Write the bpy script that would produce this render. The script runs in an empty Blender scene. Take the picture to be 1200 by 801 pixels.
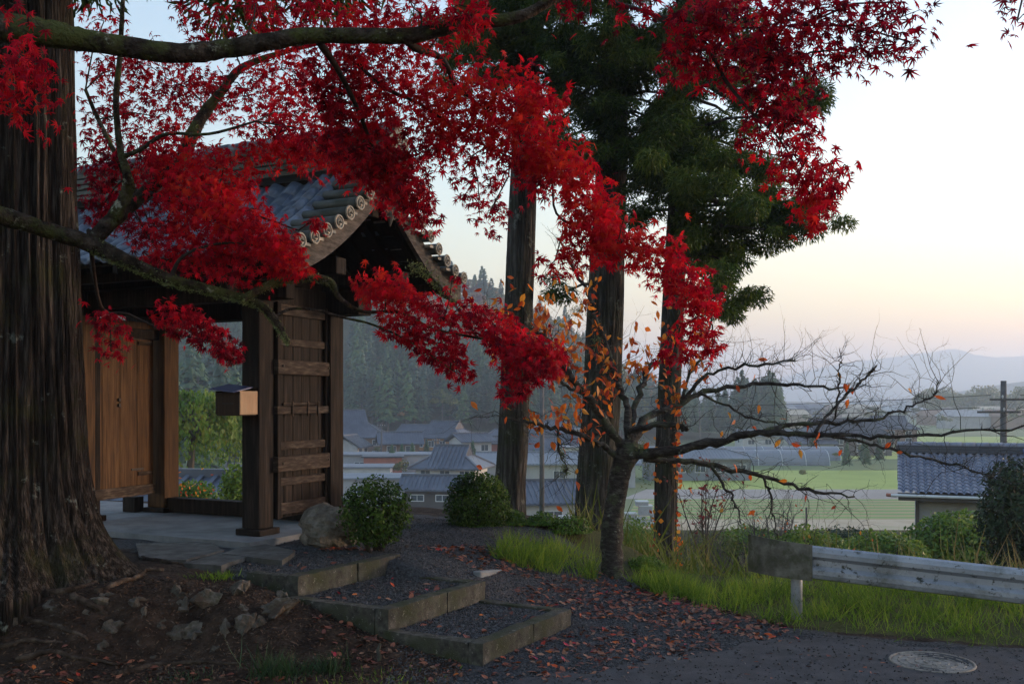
import bpy, math, random
import numpy as np
from mathutils import Vector, Matrix, noise

# ------------------------------------------------------------------ camera, sky, sun, exposure
SC = bpy.context.scene
COL = SC.collection
F, CZ, HY = 1167.0, 2.0, 470.0          # focal length in photo pixels, eye height, horizon row
cam_d = bpy.data.cameras.new('camera'); cam = bpy.data.objects.new('camera', cam_d); COL.objects.link(cam)
cam.location = (0, 0, CZ); cam.rotation_euler = (math.radians(90), 0, 0)
cam_d.sensor_width = 36.0; cam_d.lens = 36.0*F/1200; cam_d.shift_y = 69.5/1200
cam_d.clip_start = 0.1; cam_d.clip_end = 30000
SC.camera = cam

SUN_EL, SUN_AZ = 2.3, 70.0             # degrees; azimuth measured from +Y towards +X
W = bpy.data.worlds.new('World'); SC.world = W; W.use_nodes = True
wn = W.node_tree.nodes; wl = W.node_tree.links
sky = wn.new('ShaderNodeTexSky'); sky.sky_type = 'NISHITA'; sky.sun_disc = False
sky.sun_elevation = math.radians(SUN_EL); sky.sun_rotation = math.radians(SUN_AZ)
sky.air_density = 1.3; sky.dust_density = 2.2; sky.ozone_density = 2.0; sky.altitude = 100
tint = wn.new('ShaderNodeMix'); tint.data_type = 'RGBA'; tint.blend_type = 'MULTIPLY'; tint.inputs[0].default_value = 1.0
tint.inputs[7].default_value = (1.03, .945, .985, 1)                     # white balance of the whole sky
wl.new(sky.outputs[0], tint.inputs[6]); wl.new(tint.outputs[2], wn['Background'].inputs[0]); wn['Background'].inputs[1].default_value = 0.12

sd = bpy.data.lights.new('sun', 'SUN'); sun = bpy.data.objects.new('sun', sd); COL.objects.link(sun)
sd.energy = 0.9; sd.angle = math.radians(10); sd.color = (1.0, 0.80, 0.62)
_sv = Vector((math.sin(math.radians(SUN_AZ))*math.cos(math.radians(SUN_EL)),
              math.cos(math.radians(SUN_AZ))*math.cos(math.radians(SUN_EL)), math.sin(math.radians(SUN_EL))))
sun.rotation_euler = _sv.to_track_quat('Z', 'Y').to_euler(); sun.location = (30, 10, 30)
SC.view_settings.view_transform = 'Standard'; SC.view_settings.look = 'None'
SC.view_settings.gamma = 1.0; SC.view_settings.use_curve_mapping = False
SC.view_settings.exposure = 3.58
SC.render.engine = 'CYCLES'
SC.cycles.max_bounces = 8; SC.cycles.diffuse_bounces = 2; SC.cycles.transmission_bounces = 4
SC.cycles.volume_bounces = 1; SC.cycles.use_denoising = True

# ------------------------------------------------------------------ helpers
R = random.Random(11)
NR = np.random.default_rng(5)
def at(px, py, d): return Vector(((px-600)/F*d, d, CZ-(py-HY)/F*d))
def gnd(px, py, z=0.0):
    d = (CZ-z)*F/(py-HY); return Vector(((px-600)/F*d, d, z))
def ss(a, b, x):
    t = min(1, max(0, (x-a)/(b-a))); return t*t*(3-2*t)
def lerp_tab(tab, x):
    if x <= tab[0][0]: return tab[0][1]
    for (a, b), (c, d) in zip(tab, tab[1:]):
        if x <= c: return b+(d-b)*(x-a)/(c-a)
    return tab[-1][1]

class MB:
    def __init__(s): s.v = []; s.f = []
    def add(s, v, f):
        n = len(s.v); s.v += [tuple(p) for p in v]; s.f += [tuple(i+n for i in q) for q in f]; return s
    def box(s, c, ax, ay, az, bev=0.0):
        """box at centre c with half-axis vectors; bev chamfers the long look of its edges"""
        c, ax, ay, az = Vector(c), Vector(ax), Vector(ay), Vector(az)
        if bev <= 0:
            v = [c+ax*i+ay*j+az*k for k in (-1, 1) for j in (-1, 1) for i in (-1, 1)]
            return s.add(v, [(0, 2, 3, 1), (4, 5, 7, 6), (0, 1, 5, 4), (2, 6, 7, 3), (0, 4, 6, 2), (1, 3, 7, 5)])
        lx, ly, lz = ax.length, ay.length, az.length
        ux, uy, uz = ax/lx, ay/ly, az/lz
        b = min(bev, .45*lx, .45*ly, .45*lz)
        idx = {}; v = []
        for k in (-1, 1):
            for j in (-1, 1):
                for i in (-1, 1):
                    for n, (dx, dy, dz) in enumerate(((0, b, b), (b, 0, b), (b, b, 0))):
                        idx[i, j, k, n] = len(v)
                        v.append(c+ux*i*(lx-dx)+uy*j*(ly-dy)+uz*k*(lz-dz))
        f = []
        for i in (-1, 1): f.append([idx[i, j, k, 0] for j, k in ((-1, -1), (1, -1), (1, 1), (-1, 1))][::i])
        for j in (-1, 1): f.append([idx[i, j, k, 1] for i, k in ((-1, -1), (-1, 1), (1, 1), (1, -1))][::j])
        for k in (-1, 1): f.append([idx[i, j, k, 2] for i, j in ((-1, -1), (1, -1), (1, 1), (-1, 1))][::k])
        for j in (-1, 1):
            for k in (-1, 1): f.append([idx[-1, j, k, 1], idx[1, j, k, 1], idx[1, j, k, 2], idx[-1, j, k, 2]][::j*k])
        for i in (-1, 1):
            for k in (-1, 1): f.append([idx[i, -1, k, 0], idx[i, -1, k, 2], idx[i, 1, k, 2], idx[i, 1, k, 0]][::i*k])
        for i in (-1, 1):
            for j in (-1, 1): f.append([idx[i, j, -1, 0], idx[i, j, 1, 0], idx[i, j, 1, 1], idx[i, j, -1, 1]][::i*j])
        for i in (-1, 1):
            for j in (-1, 1):
                for k in (-1, 1): f.append([idx[i, j, k, n] for n in (0, 1, 2)][::i*j*k])
        return s.add(v, f)
    def rbox(s, c, ax, ay, az, step=.07, amp=.006, seed=0.0):
        """block of worn stone: every face a grid, all points pushed about by noise, edges knocked off"""
        c, A = Vector(c), [Vector(ax), Vector(ay), Vector(az)]
        for i in range(3):
            for sg in (-1, 1):
                j, k = (i+1) % 3, (i+2) % 3; nj = max(2, int(2*A[j].length/step)); nk = max(2, int(2*A[k].length/step)); v = []
                for b in range(nk+1):
                    for a in range(nj+1):
                        ta, tb = 2*a/nj-1, 2*b/nk-1; p = c+A[i]*sg+A[j]*ta+A[k]*tb
                        e = (abs(ta) == 1)+(abs(tb) == 1); inn = (c-p).normalized()
                        q = p*9+Vector((seed, seed*2, 0)); p = p+Vector((noise.noise(q), noise.noise(q+Vector((7, 0, 0))), noise.noise(q+Vector((0, 9, 0)))))*amp
                        if e: p = p+inn*amp*(.5+1.6*max(0, noise.noise(q*1.7)))*e
                        v.append(p)
                f = [(b*(nj+1)+a, b*(nj+1)+a+1, (b+1)*(nj+1)+a+1, (b+1)*(nj+1)+a) for b in range(nk) for a in range(nj)]
                s.add(v, f if sg > 0 else [q[::-1] for q in f])
        return s
    def abox(s, x0, x1, y0, y1, z0, z1, bev=0.0):
        return s.box(((x0+x1)/2, (y0+y1)/2, (z0+z1)/2), ((x1-x0)/2, 0, 0), (0, (y1-y0)/2, 0), (0, 0, (z1-z0)/2), bev)
    def bar(s, a, b, w, h, up=(0, 0, 1), bev=0.0):
        a, b = Vector(a), Vector(b); d = (b-a); L = d.length; d.normalize()
        side = d.cross(Vector(up)).normalized(); u = side.cross(d)
        return s.box((a+b)/2, d*L/2, side*w/2, u*h/2, bev)
    def tube(s, pts, rad, n=8, cap=True, rough=0.0, seed=0.0):
        pts = [Vector(p) for p in pts]
        if not hasattr(rad, '__len__'): rad = [rad]*len(pts)
        base = len(s.v); prev = None
        for i, p in enumerate(pts):
            t = (pts[min(i+1, len(pts)-1)]-pts[max(i-1, 0)])
            if t.length < 1e-9: t = Vector((0, 0, 1))
            t.normalize()
            if prev is None:
                a = Vector((0, 0, 1)) if abs(t.z) < .9 else Vector((1, 0, 0))
                x = t.cross(a).normalized()
            else:
                x = (prev-t*prev.dot(t)).normalized()
            prev = x; y = t.cross(x)
            for k in range(n):
                an = 2*math.pi*k/n; q = x*math.cos(an)+y*math.sin(an); r = rad[i]
                if rough: r *= 1+rough*noise.noise((p+q*rad[i]*2)*(0.7/max(rad[i], .004))+Vector((seed, 0, 0)))
                s.v.append(tuple(p+q*r))
        for i in range(len(pts)-1):
            for k in range(n):
                a = base+i*n+k; b = base+i*n+(k+1) % n
                s.f.append((a, b, b+n, a+n))
        if cap:
            s.f.append(tuple(base+k for k in range(n))[::-1]); m = base+(len(pts)-1)*n
            s.f.append(tuple(m+k for k in range(n)))
        return s
    def prism(s, poly, off):
        """closed polygon (list of Vectors) extruded by off"""
        n = len(poly); off = Vector(off)
        v = [Vector(p) for p in poly]+[Vector(p)+off for p in poly]
        f = [tuple(range(n))[::-1], tuple(range(n, 2*n))]+[(i, (i+1) % n, (i+1) % n+n, i+n) for i in range(n)]
        return s.add(v, f)
    def blob(s, c, r, seg=10, rings=7, amp=.25, fr=1.5, seed=0, flat=0):
        c = Vector(c); v = []; f = []
        for i in range(rings+1):
            th = math.pi*i/rings
            for k in range(seg):
                ph = 2*math.pi*k/seg
                d = Vector((math.sin(th)*math.cos(ph), math.sin(th)*math.sin(ph), math.cos(th)))
                m = 1+amp*noise.noise(d*fr+Vector((seed*3.1, seed, 0)))+amp*.5*noise.noise(d*fr*2.7+Vector((0, seed, seed)))
                if flat: m = round(m/flat)*flat*.6+m*.4
                v.append((c.x+d.x*r[0]*m, c.y+d.y*r[1]*m, c.z+d.z*r[2]*m))
        for i in range(rings):
            for k in range(seg):
                a = i*seg+k; b = i*seg+(k+1) % seg
                f.append((a, a+seg, b+seg, b))
        return s.add(v, f)

def rootloc(p):
    while p.parent: p = p.parent
    return p.location.copy()
def link(o, parent):
    COL.objects.link(o)
    if parent is not None: o.parent = parent
    return o
def obj(name, mb, mat, parent=None, smooth=False, origin=None):
    """one mesh object from an MB; vertices are world positions, stored relative to the thing's base"""
    off = rootloc(parent) if parent is not None else Vector(origin or (0, 0, 0))
    me = bpy.data.meshes.new(name)
    me.from_pydata([(x-off.x, y-off.y, z-off.z) for x, y, z in mb.v], [], mb.f); me.update()
    if mat is not None:
        for m in (mat if isinstance(mat, (list, tuple)) else [mat]): me.materials.append(m)
    if smooth: me.polygons.foreach_set('use_smooth', [True]*len(me.polygons))
    o = bpy.data.objects.new(name, me)
    if parent is None: o.location = off
    return link(o, parent)
def npmesh(name, V, faces_flat, nper, mat, parent=None, smooth=False, origin=None):
    off = rootloc(parent) if parent is not None else Vector(origin or (0, 0, 0))
    V = np.asarray(V, np.float32).reshape(-1, 3)-np.array(off, np.float32)
    me = bpy.data.meshes.new(name); nf = len(faces_flat)//nper
    me.vertices.add(len(V)); me.vertices.foreach_set('co', V.ravel())
    me.loops.add(len(faces_flat)); me.loops.foreach_set('vertex_index', np.asarray(faces_flat, np.int32))
    me.polygons.add(nf)
    me.polygons.foreach_set('loop_start', np.arange(0, nf*nper, nper, dtype=np.int32))
    me.polygons.foreach_set('loop_total', np.full(nf, nper, np.int32))
    me.update(calc_edges=True); me.validate()
    if smooth: me.polygons.foreach_set('use_smooth', np.ones(nf, bool))
    if mat is not None: me.materials.append(mat)
    o = bpy.data.objects.new(name, me)
    if parent is None: o.location = off
    return link(o, parent)
def frames(n, spin):
    """(N,3) normals and spin angles -> (N,3,3) matrices, columns x,y,normal"""
    n = n/np.linalg.norm(n, axis=1, keepdims=True)
    a = np.where(np.abs(n[:, 2:3]) < .95, np.array([[0, 0, 1.0]]), np.array([[1.0, 0, 0]]))
    x = np.cross(a, n); x /= np.linalg.norm(x, axis=1, keepdims=True); y = np.cross(n, x)
    c, s = np.cos(spin)[:, None], np.sin(spin)[:, None]
    return np.stack([x*c+y*s, -x*s+y*c, n], axis=2)
def scatter(name, bv, bf, pos, M, scale, mat, parent=None, kind=None, origin=None):
    """many copies of a small base mesh (bv verts, bf equal-sized faces) joined into one mesh"""
    bv = np.asarray(bv, float); bf = np.asarray(bf, int); N = len(pos)
    sc = np.asarray(scale, float).reshape(N, 1, -1)
    V = np.einsum('nij,nkj->nki', M, bv[None]*sc)+np.asarray(pos)[:, None, :]
    Fc = bf[None]+(np.arange(N)*len(bv))[:, None, None]
    o = npmesh(name, V, Fc.ravel(), bf.shape[1], mat, parent, False, origin)
    if kind: o['kind'] = kind
    return o
def tag(o, label, cat, group=None):
    o['label'] = label; o['category'] = cat
    if group: o['group'] = group
    return o
def thing(name, label, cat, loc, group=None):
    o = bpy.data.objects.new(name, None); o.location = loc; o.empty_display_size = .2; COL.objects.link(o)
    return tag(o, label, cat, group)
def struct(o): o['kind'] = 'structure'; return o
def stuff(o, label=None, cat=None):
    o['kind'] = 'stuff'
    if label: o['label'] = label; o['category'] = cat
    return o
def child(name, src, parent, loc, M=None, scale=None):
    """a further object that shares src's mesh data, at a world position, under parent"""
    o = bpy.data.objects.new(name, src.data if hasattr(src, 'data') else src); link(o, parent)
    o.location = Vector(loc)-(rootloc(parent) if parent is not None else Vector())
    if M is not None: o.rotation_euler = Matrix(M).to_euler()
    if scale is not None: o.scale = (scale,)*3 if not hasattr(scale, '__len__') else scale
    return o
def dup(root, loc, rotz=0, scale=1.0, label=None):
    r = root.copy(); COL.objects.link(r); r.location = loc; r.rotation_euler = (0, 0, rotz); r.scale = (scale,)*3 if not hasattr(scale, '__len__') else scale
    if label: r['label'] = label
    for ch in root.children:
        c = ch.copy(); COL.objects.link(c); c.parent = r
        for g in ch.children:
            d = g.copy(); COL.objects.link(d); d.parent = c
    return r
def smoothpath(pts, k=4):
    """Catmull-Rom through tuples of any length"""
    P = [np.array(p, float) for p in pts]; P = [2*P[0]-P[1]]+P+[2*P[-1]-P[-2]]; out = []
    for i in range(1, len(P)-2):
        for j in range(k):
            t = j/k; a, b, c, d = P[i-1], P[i], P[i+1], P[i+2]
            out.append(.5*((2*b)+(-a+c)*t+(2*a-5*b+4*c-d)*t*t+(-a+3*b-3*c+d)*t**3))
    out.append(P[-2]); return out

# ------------------------------------------------------------------ materials
def _m(name):
    m = bpy.data.materials.new(name); m.use_nodes = True
    return m, m.node_tree.nodes, m.node_tree.links, m.node_tree.nodes['Principled BSDF']
def _ramp(n, cols, lo=.3, hi=.7):
    r = n.new('ShaderNodeValToRGB'); el = r.color_ramp.elements
    while len(el) < len(cols): el.new(.5)
    for i, c in enumerate(cols):
        el[i].position = lo+(hi-lo)*i/max(1, len(cols)-1); el[i].color = (*c, 1)
    return r
def pmat(name, cols, scale=6, rough=.85, bump=.3, bscale=40, stretch=(1, 1, 1), spec=.25, dist=.02, patch=None,
         island=0.0, metal=0.0, patches=(), lo=.3, hi=.7, bdetail=6):
    m, n, l, b = _m(name)
    tc = n.new('ShaderNodeTexCoord'); mp = n.new('ShaderNodeMapping'); mp.inputs['Scale'].default_value = stretch
    l.new(tc.outputs['Object'], mp.inputs[0])
    no = n.new('ShaderNodeTexNoise'); no.inputs['Scale'].default_value = scale; no.inputs['Detail'].default_value = 7; no.inputs['Roughness'].default_value = .62
    l.new(mp.outputs[0], no.inputs['Vector'])
    rp = _ramp(n, cols, lo, hi); l.new(no.outputs[0], rp.inputs[0]); col = rp.outputs[0]
    for (pc, ps, p0, p1) in list(patches)+([patch] if patch else []):
        pn = n.new('ShaderNodeTexNoise'); pn.inputs['Scale'].default_value = ps; pn.inputs['Detail'].default_value = 8; pn.inputs['Roughness'].default_value = .7
        l.new(tc.outputs['Object'], pn.inputs['Vector'])
        mr = n.new('ShaderNodeMapRange'); mr.inputs[1].default_value = p0; mr.inputs[2].default_value = p1
        l.new(pn.outputs[0], mr.inputs[0])
        mx = n.new('ShaderNodeMix'); mx.data_type = 'RGBA'; l.new(mr.outputs[0], mx.inputs[0])
        l.new(col, mx.inputs[6]); mx.inputs[7].default_value = (*pc, 1); col = mx.outputs[2]
    if island:
        ge = n.new('ShaderNodeNewGeometry'); oi = n.new('ShaderNodeObjectInfo')
        ad = n.new('ShaderNodeMath'); ad.operation = 'ADD'; l.new(ge.outputs['Random Per Island'], ad.inputs[0]); l.new(oi.outputs['Random'], ad.inputs[1])
        fr = n.new('ShaderNodeMath'); fr.operation = 'FRACT'; l.new(ad.outputs[0], fr.inputs[0])
        mr = n.new('ShaderNodeMapRange'); mr.inputs[3].default_value = 1-island; mr.inputs[4].default_value = 1+island
        l.new(fr.outputs[0], mr.inputs[0])
        hs = n.new('ShaderNodeHueSaturation'); l.new(mr.outputs[0], hs.inputs['Value']); l.new(col, hs.inputs['Color']); col = hs.outputs[0]
    l.new(col, b.inputs['Base Color'])
    b.inputs['Roughness'].default_value = rough; b.inputs['Specular IOR Level'].default_value = spec; b.inputs['Metallic'].default_value = metal
    if bump:
        bn = n.new('ShaderNodeTexNoise'); bn.inputs['Scale'].default_value = bscale; bn.inputs['Detail'].default_value = bdetail
        l.new(mp.outputs[0], bn.inputs['Vector'])
        bp = n.new('ShaderNodeBump'); bp.inputs['Strength'].default_value = bump; bp.inputs['Distance'].default_value = dist
        l.new(bn.outputs[0], bp.inputs['Height']); l.new(bp.outputs[0], b.inputs['Normal'])
    return m
def leafmat(name, cols, trans=.35, nscale=1.5, nmix=.5, rough=.5, spec=.3):
    """random colour per leaf (island or object) plus a drift through the crown; some light passes through"""
    m, n, l, b = _m(name)
    ge = n.new('ShaderNodeNewGeometry'); oi = n.new('ShaderNodeObjectInfo')
    ad = n.new('ShaderNodeMath'); ad.operation = 'ADD'; l.new(ge.outputs['Random Per Island'], ad.inputs[0]); l.new(oi.outputs['Random'], ad.inputs[1])
    fr = n.new('ShaderNodeMath'); fr.operation = 'FRACT'; l.new(ad.outputs[0], fr.inputs[0])
    no = n.new('ShaderNodeTexNoise'); no.inputs['Scale'].default_value = nscale; no.inputs['Detail'].default_value = 3
    l.new(ge.outputs['Position'], no.inputs['Vector'])
    mr = n.new('ShaderNodeMapRange'); mr.inputs[1].default_value = .3; mr.inputs[2].default_value = .7; l.new(no.outputs[0], mr.inputs[0])
    mx = n.new('ShaderNodeMix'); mx.inputs[0].default_value = nmix; l.new(fr.outputs[0], mx.inputs[2]); l.new(mr.outputs[0], mx.inputs[3])
    rp = _ramp(n, cols, .1, .9); l.new(mx.outputs[0], rp.inputs[0])
    l.new(rp.outputs[0], b.inputs['Base Color']); b.inputs['Roughness'].default_value = rough; b.inputs['Specular IOR Level'].default_value = spec
    if trans:
        tr = n.new('ShaderNodeBsdfTranslucent'); l.new(rp.outputs[0], tr.inputs[0])
        ms = n.new('ShaderNodeMixShader'); ms.inputs[0].default_value = trans
        l.new(b.outputs[0], ms.inputs[1]); l.new(tr.outputs[0], ms.inputs[2]); l.new(ms.outputs[0], n['Material Output'].inputs[0])
    return m
def wood(name, cols, along='z', rough=.8, spec=.15, bump=.45, island=.15, patch=None):
    st = {'z': (14, 14, .9), 'x': (.9, 14, 14), 'y': (14, .9, 14)}[along]
    return pmat(name, cols, 2.0, rough, bump, 5, st, spec, .012, patch, island)

M = {}
M['gate_wood'] = wood('dark aged gate timber', [(.004, .003, .0025), (.013, .009, .007), (.040, .029, .022)])
M['gate_wood_h'] = pmat('weathered gate rail timber', [(.014, .010, .008), (.042, .031, .024), (.105, .083, .066)], 3, .85, .4, 14, (2, 2, 12), .15, .01, None, .18)
M['door_wood'] = wood('warm brown door planks', [(.030, .014, .006), (.070, .034, .012), (.12, .064, .026)], rough=.7)
M['barge_wood'] = pmat('grey weathered barge board', [(.030, .025, .022), (.070, .060, .052), (.12, .105, .095)], 4, .85, .4, 20, (2, 2, 8), .15, .01)
M['iron'] = pmat('dark iron fittings', [(.02, .018, .018), (.05, .04, .035)], 12, .6, .3, 60, spec=.4, metal=.5)
M['tile'] = pmat('blue grey roof tile', [(.060, .085, .14), (.105, .14, .21), (.17, .21, .28)], 3, .42, .15, 70, spec=.5, dist=.004,
                 patches=[((.10, .11, .085), 2.2, .52, .72)], island=.22)
M['tile_dark'] = pmat('mossy dark cylinder tile', [(.018, .024, .020), (.045, .055, .05), (.085, .095, .10)], 5, .55, .2, 50, spec=.4, dist=.004, island=.2)
M['tile_pale'] = pmat('lichen pale tile end', [(.14, .125, .10), (.27, .245, .20), (.40, .37, .31)], 20, .8, .3, 70)
M['concrete'] = pmat('grey concrete', [(.11, .12, .13), (.17, .18, .19), (.23, .24, .245)], 3, .85, .25, 60, dist=.006, patch=((.12, .11, .10), 1.3, .52, .75))
M['stone_kerb'] = pmat('mossy granite kerb', [(.020, .020, .017), (.056, .054, .046), (.14, .134, .12)], 14, .92, .9, 90, dist=.010,
                       patches=[((.030, .036, .016), 3.5, .46, .62), ((.26, .25, .23), 34, .60, .7)])
M['rock'] = pmat('grey brown rock', [(.030, .026, .022), (.085, .075, .062), (.19, .172, .150)], 9, .92, 1.0, 30, dist=.03, patches=[((.045, .050, .022), 6, .50, .66), ((.05, .034, .024), 3, .48, .62)], island=.25)
M['cedar_bark'] = pmat('fibrous cedar bark', [(.005, .004, .003), (.026, .021, .018), (.105, .090, .078)], 4.0, .92, 1.0, 9, (7, 7, .55), .1, .07,
                       patches=[((.040, .042, .018), 2.2, .52, .70), ((.20, .23, .205), 5.5, .62, .70)])
M['cedar_bark_far'] = pmat('grey brown cedar bark', [(.012, .011, .010), (.046, .043, .040), (.135, .128, .118)], 3.2, .92, 1.0, 8, (6, 6, .5), .1, .08,
                           patches=[((.030, .042, .014), .9, .50, .66), ((.17, .185, .165), 4, .58, .68)])
M['root'] = pmat('bare pale root bark', [(.012, .009, .007), (.045, .033, .025), (.11, .085, .066)], 9, .9, .9, 45, spec=.1)
M['cherry_bark'] = pmat('lichen spotted cherry bark', [(.010, .008, .007), (.034, .030, .027), (.10, .095, .086)], 9, .88, 1.0, 40, (1, 1, 3), .2, .02,
                        patches=[((.075, .095, .05), 4, .52, .68), ((.21, .23, .19), 14, .60, .70)])
M['maple_bark'] = pmat('mossy maple bark', [(.008, .006, .005), (.030, .023, .018), (.085, .068, .054)], 14, .92, 1.0, 55, spec=.12, dist=.03,
                       patches=[((.060, .070, .022), 4.0, .48, .60), ((.25, .26, .20), 9, .60, .66), ((.10, .055, .02), 5, .64, .70)])
M['twig'] = pmat('dark twig bark', [(.012, .009, .008), (.05, .038, .033)], 20, .85, .2, 60, spec=.15)
M['moss'] = pmat('pale green lichen tuft', [(.07, .09, .03), (.15, .18, .07), (.24, .27, .13)], 14, .95, .6, 50, spec=.05)
M['maple_leaf'] = leafmat('red maple leaf', [(.045, .002, .010), (.14, .002, .014), (.33, .003, .020), (.52, .003, .022), (.62, .008, .018), (.56, .035, .014)], .5, .8, .5, .6, .12)
M['cherry_leaf'] = leafmat('orange cherry leaf', [(.36, .045, .02), (.60, .11, .015), (.70, .20, .02), (.62, .30, .04)], .5, 3, .2)
M['litter'] = leafmat('brown red fallen leaf', [(.05, .022, .018), (.13, .042, .030), (.22, .070, .045), (.28, .10, .055), (.25, .14, .09)], .1, 2, .25)
M['needles'] = leafmat('brown needle litter', [(.010, .006, .005), (.035, .020, .014), (.075, .045, .030), (.13, .075, .045), (.10, .085, .07)], 0, 1.5, .3, .8, .1)
M['litter_red'] = leafmat('bright fallen leaf', [(.36, .02, .05), (.45, .06, .02), (.50, .14, .03)], .15, 2, .1)
M['cedar_leaf'] = leafmat('cedar needle shoots', [(.010, .024, .006), (.032, .066, .012), (.070, .120, .018), (.14, .185, .030)], .4, .9, .55, .6, .2)
M['shrub_leaf'] = leafmat('clipped evergreen shrub leaf', [(.008, .020, .005), (.026, .060, .010), (.065, .125, .020), (.11, .16, .03)], .25, 3.5, .5, .6, .15)
M['hedge_leaf'] = leafmat('bright hedge shrub leaf', [(.022, .06, .008), (.065, .14, .014), (.13, .23, .026)], .3, 3, .5, .5, .3)
M['bush_leaf'] = leafmat('light green bush leaf', [(.030, .075, .010), (.080, .155, .020), (.15, .24, .03), (.26, .30, .05)], .35, 1.2, .5)
M['dark_leaf'] = leafmat('dark evergreen leaf', [(.008, .018, .009), (.022, .045, .018), (.05, .08, .03)], .2, 1.0, .5)
M['weep_leaf'] = leafmat('weeping tree leaf', [(.035, .085, .010), (.085, .17, .018), (.15, .24, .026), (.24, .25, .035)], .4, .35, .55)
M['red_leaf'] = leafmat('dull red shrub leaf', [(.12, .02, .03), (.25, .03, .04), (.32, .08, .03)], .35, 3, .3)
M['grass'] = leafmat('fresh verge grass', [(.045, .095, .012), (.10, .185, .018), (.17, .27, .026), (.29, .34, .05)], .4, 1.2, .45, .6, .2)
M['weeds'] = leafmat('dry slope weeds', [(.035, .055, .014), (.075, .105, .022), (.13, .16, .035), (.22, .19, .08), (.14, .11, .06)], .3, .25, .6, .7, .1)
M['grass_dark'] = leafmat('dark lily turf grass', [(.010, .030, .010), (.025, .065, .018), (.05, .10, .03)], .3, 2, .4, .45, .4)
M['boulder'] = pmat('brown grey boulder', [(.05, .044, .036), (.13, .115, .095), (.26, .24, .205)], 5, .9, 1.0, 26, dist=.03, patch=((.05, .05, .03), 4, .52, .66))
M['gravel'] = pmat('loose dark gravel', [(.020, .020, .023), (.052, .053, .058), (.12, .12, .125)], 30, .9, .3, 60, island=.45, spec=.3)
M['soil'] = pmat('brown leaf mould', [(.022, .014, .010), (.055, .036, .025), (.10, .068, .048)], 9, .95, .9, 40, dist=.03)
M['road'] = pmat('worn dark asphalt', [(.024, .026, .031), (.040, .042, .049), (.062, .065, .072)], 5, .85, .9, 110, spec=.35, dist=.012, bdetail=3,
                 patches=[((.13, .13, .135), 60, .64, .72)])
M['rail'] = pmat('weathered galvanised steel', [(.19, .22, .26), (.27, .30, .35), (.34, .37, .42)], 2, .5, .15, 40, spec=.5, metal=.25,
                 patches=[((.10, .11, .10), 2.4, .48, .66), ((.035, .04, .032), 15, .56, .64)])
M['rail_end'] = pmat('mossy dull steel end piece', [(.045, .045, .036), (.10, .10, .085), (.19, .19, .17)], 5, .7, .3, 40, spec=.3, metal=.1,
                     patches=[((.05, .055, .03), 6, .48, .62)])
M['manhole'] = pmat('worn cast iron lid', [(.10, .09, .08), (.19, .175, .155), (.28, .26, .235)], 14, .7, .5, 80, spec=.4)
M['pole'] = pmat('concrete utility pole', [(.07, .07, .072), (.11, .11, .11)], 4, .85, .2, 30)
M['wire'] = pmat('black power cable', [(.02, .02, .02), (.03, .03, .03)], 5, .6, 0)
M['box_lit'] = pmat('sunlit box board', [(.30, .19, .11), (.42, .28, .17)], 3, .7, .2, 20, (10, 1, 1), .2)  # lit copy of the box board: light from the right put into its colour
M['box_shaded'] = wood('shaded brown box board', [(.025, .015, .010), (.055, .034, .021)])  # other sides of the same box, with the shade put into their colour
M['blue_lid'] = pmat('navy blue lid sheet', [(.025, .035, .10), (.05, .065, .16)], 5, .5, .1, 40, spec=.4)
M['glass'] = pmat('dark window glass', [(.04, .05, .06), (.10, .12, .14)], 3, .15, 0, spec=.6)
M['curtain'] = pmat('pale window curtain', [(.35, .38, .42), (.55, .58, .6)], 2, .9, .2, 8, (14, 14, .4))

# ------------------------------------------------------------------ the ground
EDGE = [(-60, 19), (-8, 15.4), (-4, 14.7), (-1.8, 14.3), (-.4, 13.5), (.6, 12.7), (1.4, 11.9), (2.2, 11.1), (3.2, 10.7), (7, 10.4), (14, 11), (60, 16)]
EX = np.array([a for a, b in EDGE]); EY = np.array([b for a, b in EDGE])
def nss(a, b, x):
    t = np.clip((x-a)/(b-a), 0, 1); return t*t*(3-2*t)
def fnoise(x, y, f, s=0.0):
    """cheap smooth value noise, vectorised (sum of sines)"""
    return (np.sin(x*f*1.0+1.7*np.sin(y*f*.8+s)+s)+np.sin(y*f*1.13+1.3*np.sin(x*f*.9-s)+2*s)+np.sin((x+y)*f*.77+s*3))/3
def height(x, y):
    x = np.asarray(x, float); y = np.asarray(y, float)
    s = .866*x-.5*y
    vq = .5*x+.866*y
    far = nss(7.2, 8.2, vq)
    ramp = far*(1-nss(-6.2, -3.95, s))+(1-far)*(1-nss(-7.1, -3.95, s))
    toe = np.interp(x, [-6, -4.4, -2.6, -1.6, -.5], [7.1, 7.22, 7.5, 7.25, 6.8])+.06*np.sin(x*4.3)
    bank = nss(0, 1, (y-toe)/.85)
    z = .48*ramp*bank
    near = 1-nss(20, 60, y)
    z = z+near*(.012*fnoise(x, y, 3.1)+.008*fnoise(x, y, 9.0, 2.0))
    rough = nss(.1, .6, bank)*(1-nss(.75, 1, bank))*nss(-1.6, -2.2, x)
    z = z+rough*(.05*fnoise(x, y, 11.0, 1.0)+.025*fnoise(x, y, 27.0, 4.0))
    foot = nss(6.42, 6.56, vq)*(1-nss(7.74, 7.86, vq))*nss(-7.3, -7.1, s)*(1-nss(-4.15, -4.02, s))
    z = z-foot*.24*nss(-3.9, -4.9, s)
    t = y-np.interp(x, EX, EY)
    z = z-(z+4.5)*nss(0, 11, t)
    z = z-6.0*nss(46, 92, y)
    return z
def hz(x, y): return float(height(x, y))
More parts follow.
